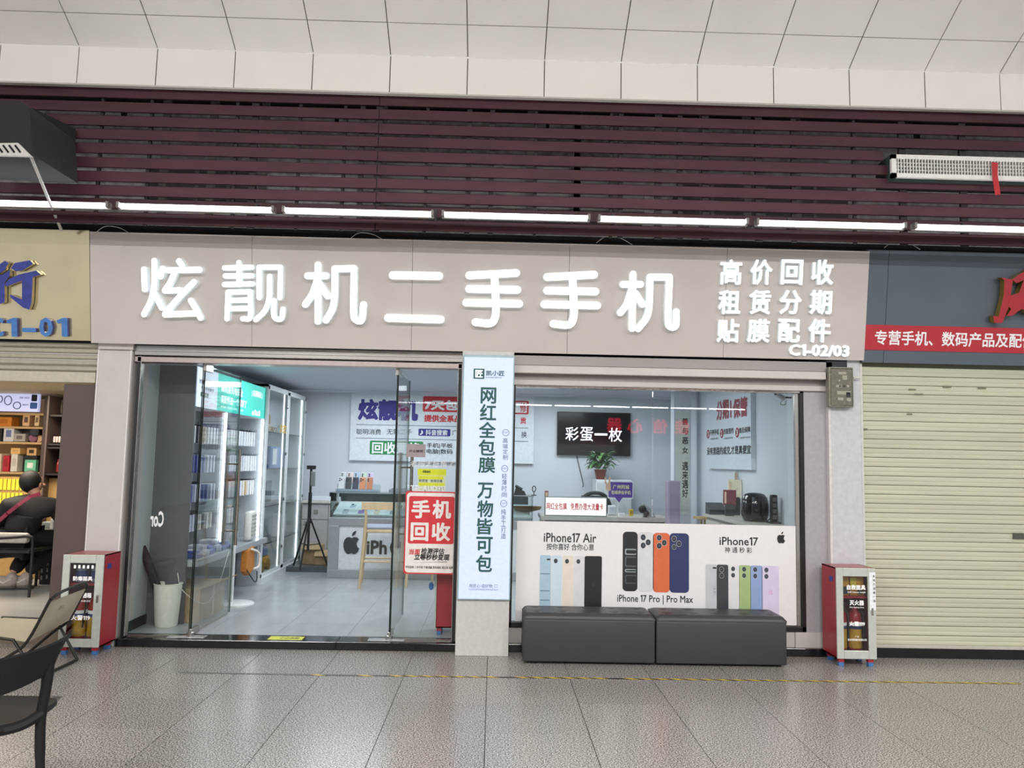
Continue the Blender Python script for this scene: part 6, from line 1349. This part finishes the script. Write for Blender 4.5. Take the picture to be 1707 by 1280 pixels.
jn = [(hip, (.19, .15)), (hip.lerp(ch, .5), (.2, .17)), (ch, (.2, .17)), (ch.lerp(nk, .55), (.16, .13)), (nk, .085), (lsh, .1), (lel, .08), (lha.lerp(lel, .25), .055), (rsh, .1), (rel, .08), (rha.lerp(rel, .2), .055)]
build(skin_mesh(jn, [(0, 1), (1, 2), (2, 3), (3, 4), (3, 5), (5, 6), (6, 7), (3, 8), (8, 9), (9, 10)]), 'jacket', JK, pe, smooth=True)
tn = [(hip+Vector((0, .02, -.03)), .16), (hip+Vector((-.1, .02, -.04)), .12), (kL, .09), (aL, .065), (hip+Vector((.1, .02, -.04)), .12), (kR, .09), (aR, .065)]
build(skin_mesh(tn, [(0, 1), (1, 2), (2, 3), (0, 4), (4, 5), (5, 6)]), 'trousers', TRS, pe, smooth=True)
sa, sb = S(-4, 870, 8.2), S(66, 823, 8.34); m1 = S(30, 842, 8.2)
st_ = [sa, S(12, 856, 8.2), m1, S(50, 828, 8.26), sb]; q = MB()
for a, b in zip(st_, st_[1:]): d = (b-a).normalized(); q.obox((a+b)/2, d, Vector((0, 1, 0)), d.cross(Vector((0, 1, 0))), (b-a).length/2+.004, .004, .018)
build(q, 'shoulder_strap', mat('strap_red', '8e2a48', .6), pe)
SH = mat('trainer_pale', 'a89c94', .6, var=.2, scale=40)
for i, (ak, tx) in enumerate(((aL, -.2), (aR, -.17))):
    q = MB(); q.ball((ak.x+tx*.45, ak.y, .255), .15, .055, .06, 14, 10); q.ball((ak.x, ak.y, .275), .065, .055, .075, 12, 8)
    so_ = build(q, 'trainer', SH, pe, smooth=True); build(MB().box(ak.x+tx*.45-.15, ak.x+tx*.45+.15, ak.y-.05, ak.y+.05, .18, .215, .015), 'sole', mat('sole_grey', '5c5652', .7), so_)
    build(MB().tube([(ak.x+tx*.5, ak.y-.05, .27), (ak.x+tx*.25, ak.y-.056, .25), (ak.x+.02, ak.y-.05, .29)], .008, 5), 'side_stripe', mat('trainer_stripe', 'd6d0c8', .6), so_)
# chair the person sits on
pc_ = thing('shop_chair', 'black tube-frame chair with white cushion under the seated person', 'chair', (hip.x, 8.4, .18)); IRON = mat('iron_dark', '2b2a2b', .4, .4)
xa, xb = hip.x-.3, S(58, 900, 8.15).x; zs = .18+.43; yb_, yf_ = 8.12, 8.62
build(MB().box(xa, xb-.03, yb_, yf_, zs-.02, zs+.01, .008), 'seat', IRON, pc_)
build(MB().box(xa+.0, xb-.06, yb_+.0, yb_+.08, zs+.07, zs+.17, .03), 'cushion', mat('cushion_white', 'b9b5ae', .7, var=.2, scale=15), pc_, smooth=True)
build(MB().tube(smooth_path([(xb, yb_, .18), (xb, yb_, zs+.06), (xb-.03, yb_-.01, zs+.14), (xb-.2, yb_-.01, zs+.13), (xa, yb_-.01, zs+.1)], 5), .014, 8), 'back_frame', IRON, pc_)
for x, y in ((xa, yb_), (xa, yf_), (xb, yf_)): build(MB().tube([(x, y, .18), (x, y, zs)], .013, 8), 'leg', IRON, pc_)
build(MB().tube([(xb, yb_, .26), (xa, yb_, .24)], .01, 6), 'stretcher', IRON, pc_)
# folding rack post and black perforated crate beside the person
cr = thing('black_crate', 'black perforated plastic crate beside the seated person', 'crate', (S(80, 960, 8.9).x, 8.9, .18)); c = S(82, 950, 8.9); crm = mat('crate_black', '1a1a1e', .5)
build(MB().box(c.x-.1, c.x+.14, 8.9, 9.15, .18, .18+.42, .008), 'crate_body', crm, cr)
for i in range(4):
    for j in range(5): build(MB().box(c.x-.08+i*.055, c.x-.065+i*.055, 8.895, 8.9, .23+j*.07+.01*(i % 2), .27+j*.07+.01*(i % 2)), 'slot', mat('crate_gap', '8c8a86', .6), cr)
tb = thing('work_table', 'narrow work table with small items in front of the seated person', 'table', (S(85, 880, 9).x, 9.0, .18)); c = S(86, 884, 8.9); zt3 = S(86, 880, 8.9).z
build(MB().box(c.x-.1, c.x+.5, 8.75, 9.15, zt3-.03, zt3, .004), 'table_top', mat('table_grey', '7e837f', .4), tb)
for x in (c.x-.07, c.x+.45): build(MB().tube([(x, 8.8, .18), (x, 8.8, zt3-.03)], .015, 8), 'leg', IRON, tb); build(MB().tube([(x, 9.1, .18), (x, 9.1, zt3-.03)], .015, 8), 'leg', IRON, tb)
citem('desk_caddy', 'small pale caddy on the work table by the seated person', 'caddy', [('caddy_body', (c.x, 8.85, zt3), (.12, .08, .07), mat('caddy_grey', '9aa6a8', .4)), ('caddy_cup', (c.x+.05, 8.82, zt3+.0), (.04, .04, .1), PM[0])])

# ================================================================== camp chair
cc = thing('camp_chair', 'low folding camp chair with beige canvas and black frame at the left', 'chair', (-3.2, 6.2, 0)); CAN = mat('beige_canvas', 'b7ad98', .85, 0, .06, 120, bump=.1); FRM = mat('camp_frame', '26241f', .4, .4)
tN, tF, bN, bF = Vector((-3.06, 5.92, .52)), Vector((-3.07, 6.46, .535)), Vector((-3.19, 5.92, .25)), Vector((-3.18, 6.46, .30)); sN, sF = Vector((-3.66, 5.92, .31)), Vector((-3.66, 6.46, .31))
def sheet(name, A_, B_, C_, D_, sag, m_, par):
    n = 8; vs = []; 
    for j in range(n+1):
        for i in range(n+1): u, v = i/n, j/n; p = A_.lerp(B_, u).lerp(D_.lerp(C_, u), v); vs.append(p+Vector(sag)*(math.sin(math.pi*u)*math.sin(math.pi*v)))
    q = MB(); q.add(vs, [(j*(n+1)+i, j*(n+1)+i+1, (j+1)*(n+1)+i+1, (j+1)*(n+1)+i) for j in range(n) for i in range(n)])
    m2 = len(q.v); q.v += [v+Vector((.004, 0, -.004)) for v in list(q.v)]; q.f += [tuple(k+m2 for k in f) for f in list(q.f)]; q.mi = [0]*len(q.f)
    return build(q, name, m_, par, smooth=True)
sheet('back_canvas', bN, bF, tF, tN, (.02, 0, -.01), CAN, cc); sheet('seat_canvas', sN, sF, bF+Vector((0, 0, .0)), bN, (0, 0, -.03), CAN, cc)
for y, a, b, c_, s__ in ((5.92, tN, bN, sN, -1), (6.46, tF, bF, sF, 1)):
    build(MB().tube(smooth_path([a+Vector((.01, 0, .02)), a, b, b+Vector((-.12, 0, -.1)), Vector((-3.5, y, .02))], 4), .011, 8), 'back_post', FRM, cc)
    build(MB().tube([c_+Vector((-.02, 0, 0)), b.lerp(c_, .2), Vector((-3.1, y, .012))], .011, 8), 'seat_rail', FRM, cc)
build(MB().tube(smooth_path([(-3.1, 5.93, .012), (-3.09, 6.0, .012), (-3.09, 6.4, .012), (-3.1, 6.46, .012)], 4), .011, 8), 'floor_bar', FRM, cc); build(MB().tube([(-3.5, 5.92, .02), (-3.5, 6.46, .02)], .011, 8), 'floor_bar', FRM, cc)
build(MB().tube(smooth_path([tN+Vector((.01, 0, .02)), tN+Vector((.02, .1, .05)), tF+Vector((.02, -.1, .05)), tF+Vector((.01, 0, .02))], 5), .012, 8), 'top_rail', FRM, cc)
build(MB().box(-3.085, -3.075, 6.1, 6.16, .44, .48), 'canvas_tag', mat('canvas_tag', '8f8674', .7), cc)

# ================================================================== black plastic chair in the foreground
bk = thing('plastic_chair', 'black moulded plastic chair cut off in the left foreground', 'chair', (-2.11, 3.62, 0)); PLS = mat('black_plastic', '1c1d1f', .6, 0, .03, spec=.2)
C0 = Vector((-2.14, 3.62)); n = 40; ring = []
for i in range(n+1):
    a = math.radians(-2-184*i/n); e = abs(i/n-.5)*2; r = .335
    zt4 = .735+.055*(e**2) if i < n/2 else .735+.055*(e**2); zb4 = .575+.11*e**2
    o_ = Vector((C0.x+r*math.cos(a), C0.y+r*math.sin(a))); n2 = Vector((math.cos(a), math.sin(a)))
    if e > .9: zb4 = zb4+(zt4-zb4-.02)*(e-.9)/.1*.8
    ring.append((Vector((o_.x, o_.y, zb4)), Vector((o_.x+n2.x*.035, o_.y+n2.y*.035, zt4)), n2))
q = MB()
for b_, t_, n2 in ring:
    k = Vector((n2.x, n2.y, 0))*.012; q.v += [b_+k, t_+k, t_+k*.2+Vector((0, 0, .006)), t_-k, b_-k]
for i in range(n):
    for j in range(5): a = i*5+j; b = i*5+(j+1) % 5; q.f.append((a, b, b+5, a+5)); q.mi.append(0)
q.f += [(0, 1, 2, 3, 4), tuple(n*5+j for j in (4, 3, 2, 1, 0))]; q.mi += [0, 0]
build(q, 'backrest', PLS, bk, smooth=50)
def pl(deg, z, r=.335): a = math.radians(deg); return Vector((C0.x+r*math.cos(a), C0.y+r*math.sin(a), z))
for d0, s_ in ((-14, 1), (-168, -1)):
    build(MB().tube(smooth_path([pl(d0, .70, .34), pl(d0, .6, .335), pl(d0, .47, .32), pl(d0+1*s_, .3, .325), pl(d0+3*s_, .0, .35)], 5), [.022]*5+[.021]*5+[.02]*5+[.018]*5+[.015], 10), 'rear_leg', PLS, bk, smooth=True)
for d0 in (112, 165): build(MB().tube([pl(d0, .44, .27), pl(d0, 0, .34)], [.024, .016], 10), 'front_leg', PLS, bk, smooth=True)
q = MB(); nn = 32; prof = [(.0, .452), (.12, .448), (.22, .455), (.262, .462), (.27, .45), (.258, .435), (.12, .43), (.0, .43)]
for r, z in prof:
    for k in range(nn): a = 2*math.pi*k/nn; f_ = 1/max(abs(math.cos(a))**5+abs(math.sin(a))**5, 1e-6)**.2; q.v.append(Vector((C0.x+r*f_*math.cos(a)*.92, C0.y+.02+r*f_*math.sin(a)*.92, z)))
for i in range(len(prof)-1):
    for k in range(nn): q.f.append((i*nn+k, i*nn+(k+1) % nn, (i+1)*nn+(k+1) % nn, (i+1)*nn+k)); q.mi.append(0)
build(q, 'seat', PLS, bk, smooth=50)
for d0 in (-14, -168): build(MB().tube(smooth_path([pl(d0, .49, .325), pl(d0-14*(1 if d0 > -90 else -1), .455, .29), pl(d0-40*(1 if d0 > -90 else -1), .44, .245)], 5), .022, 8), 'seat_bracket', PLS, bk, smooth=True)
bpy.data.scenes.remove(TSC)
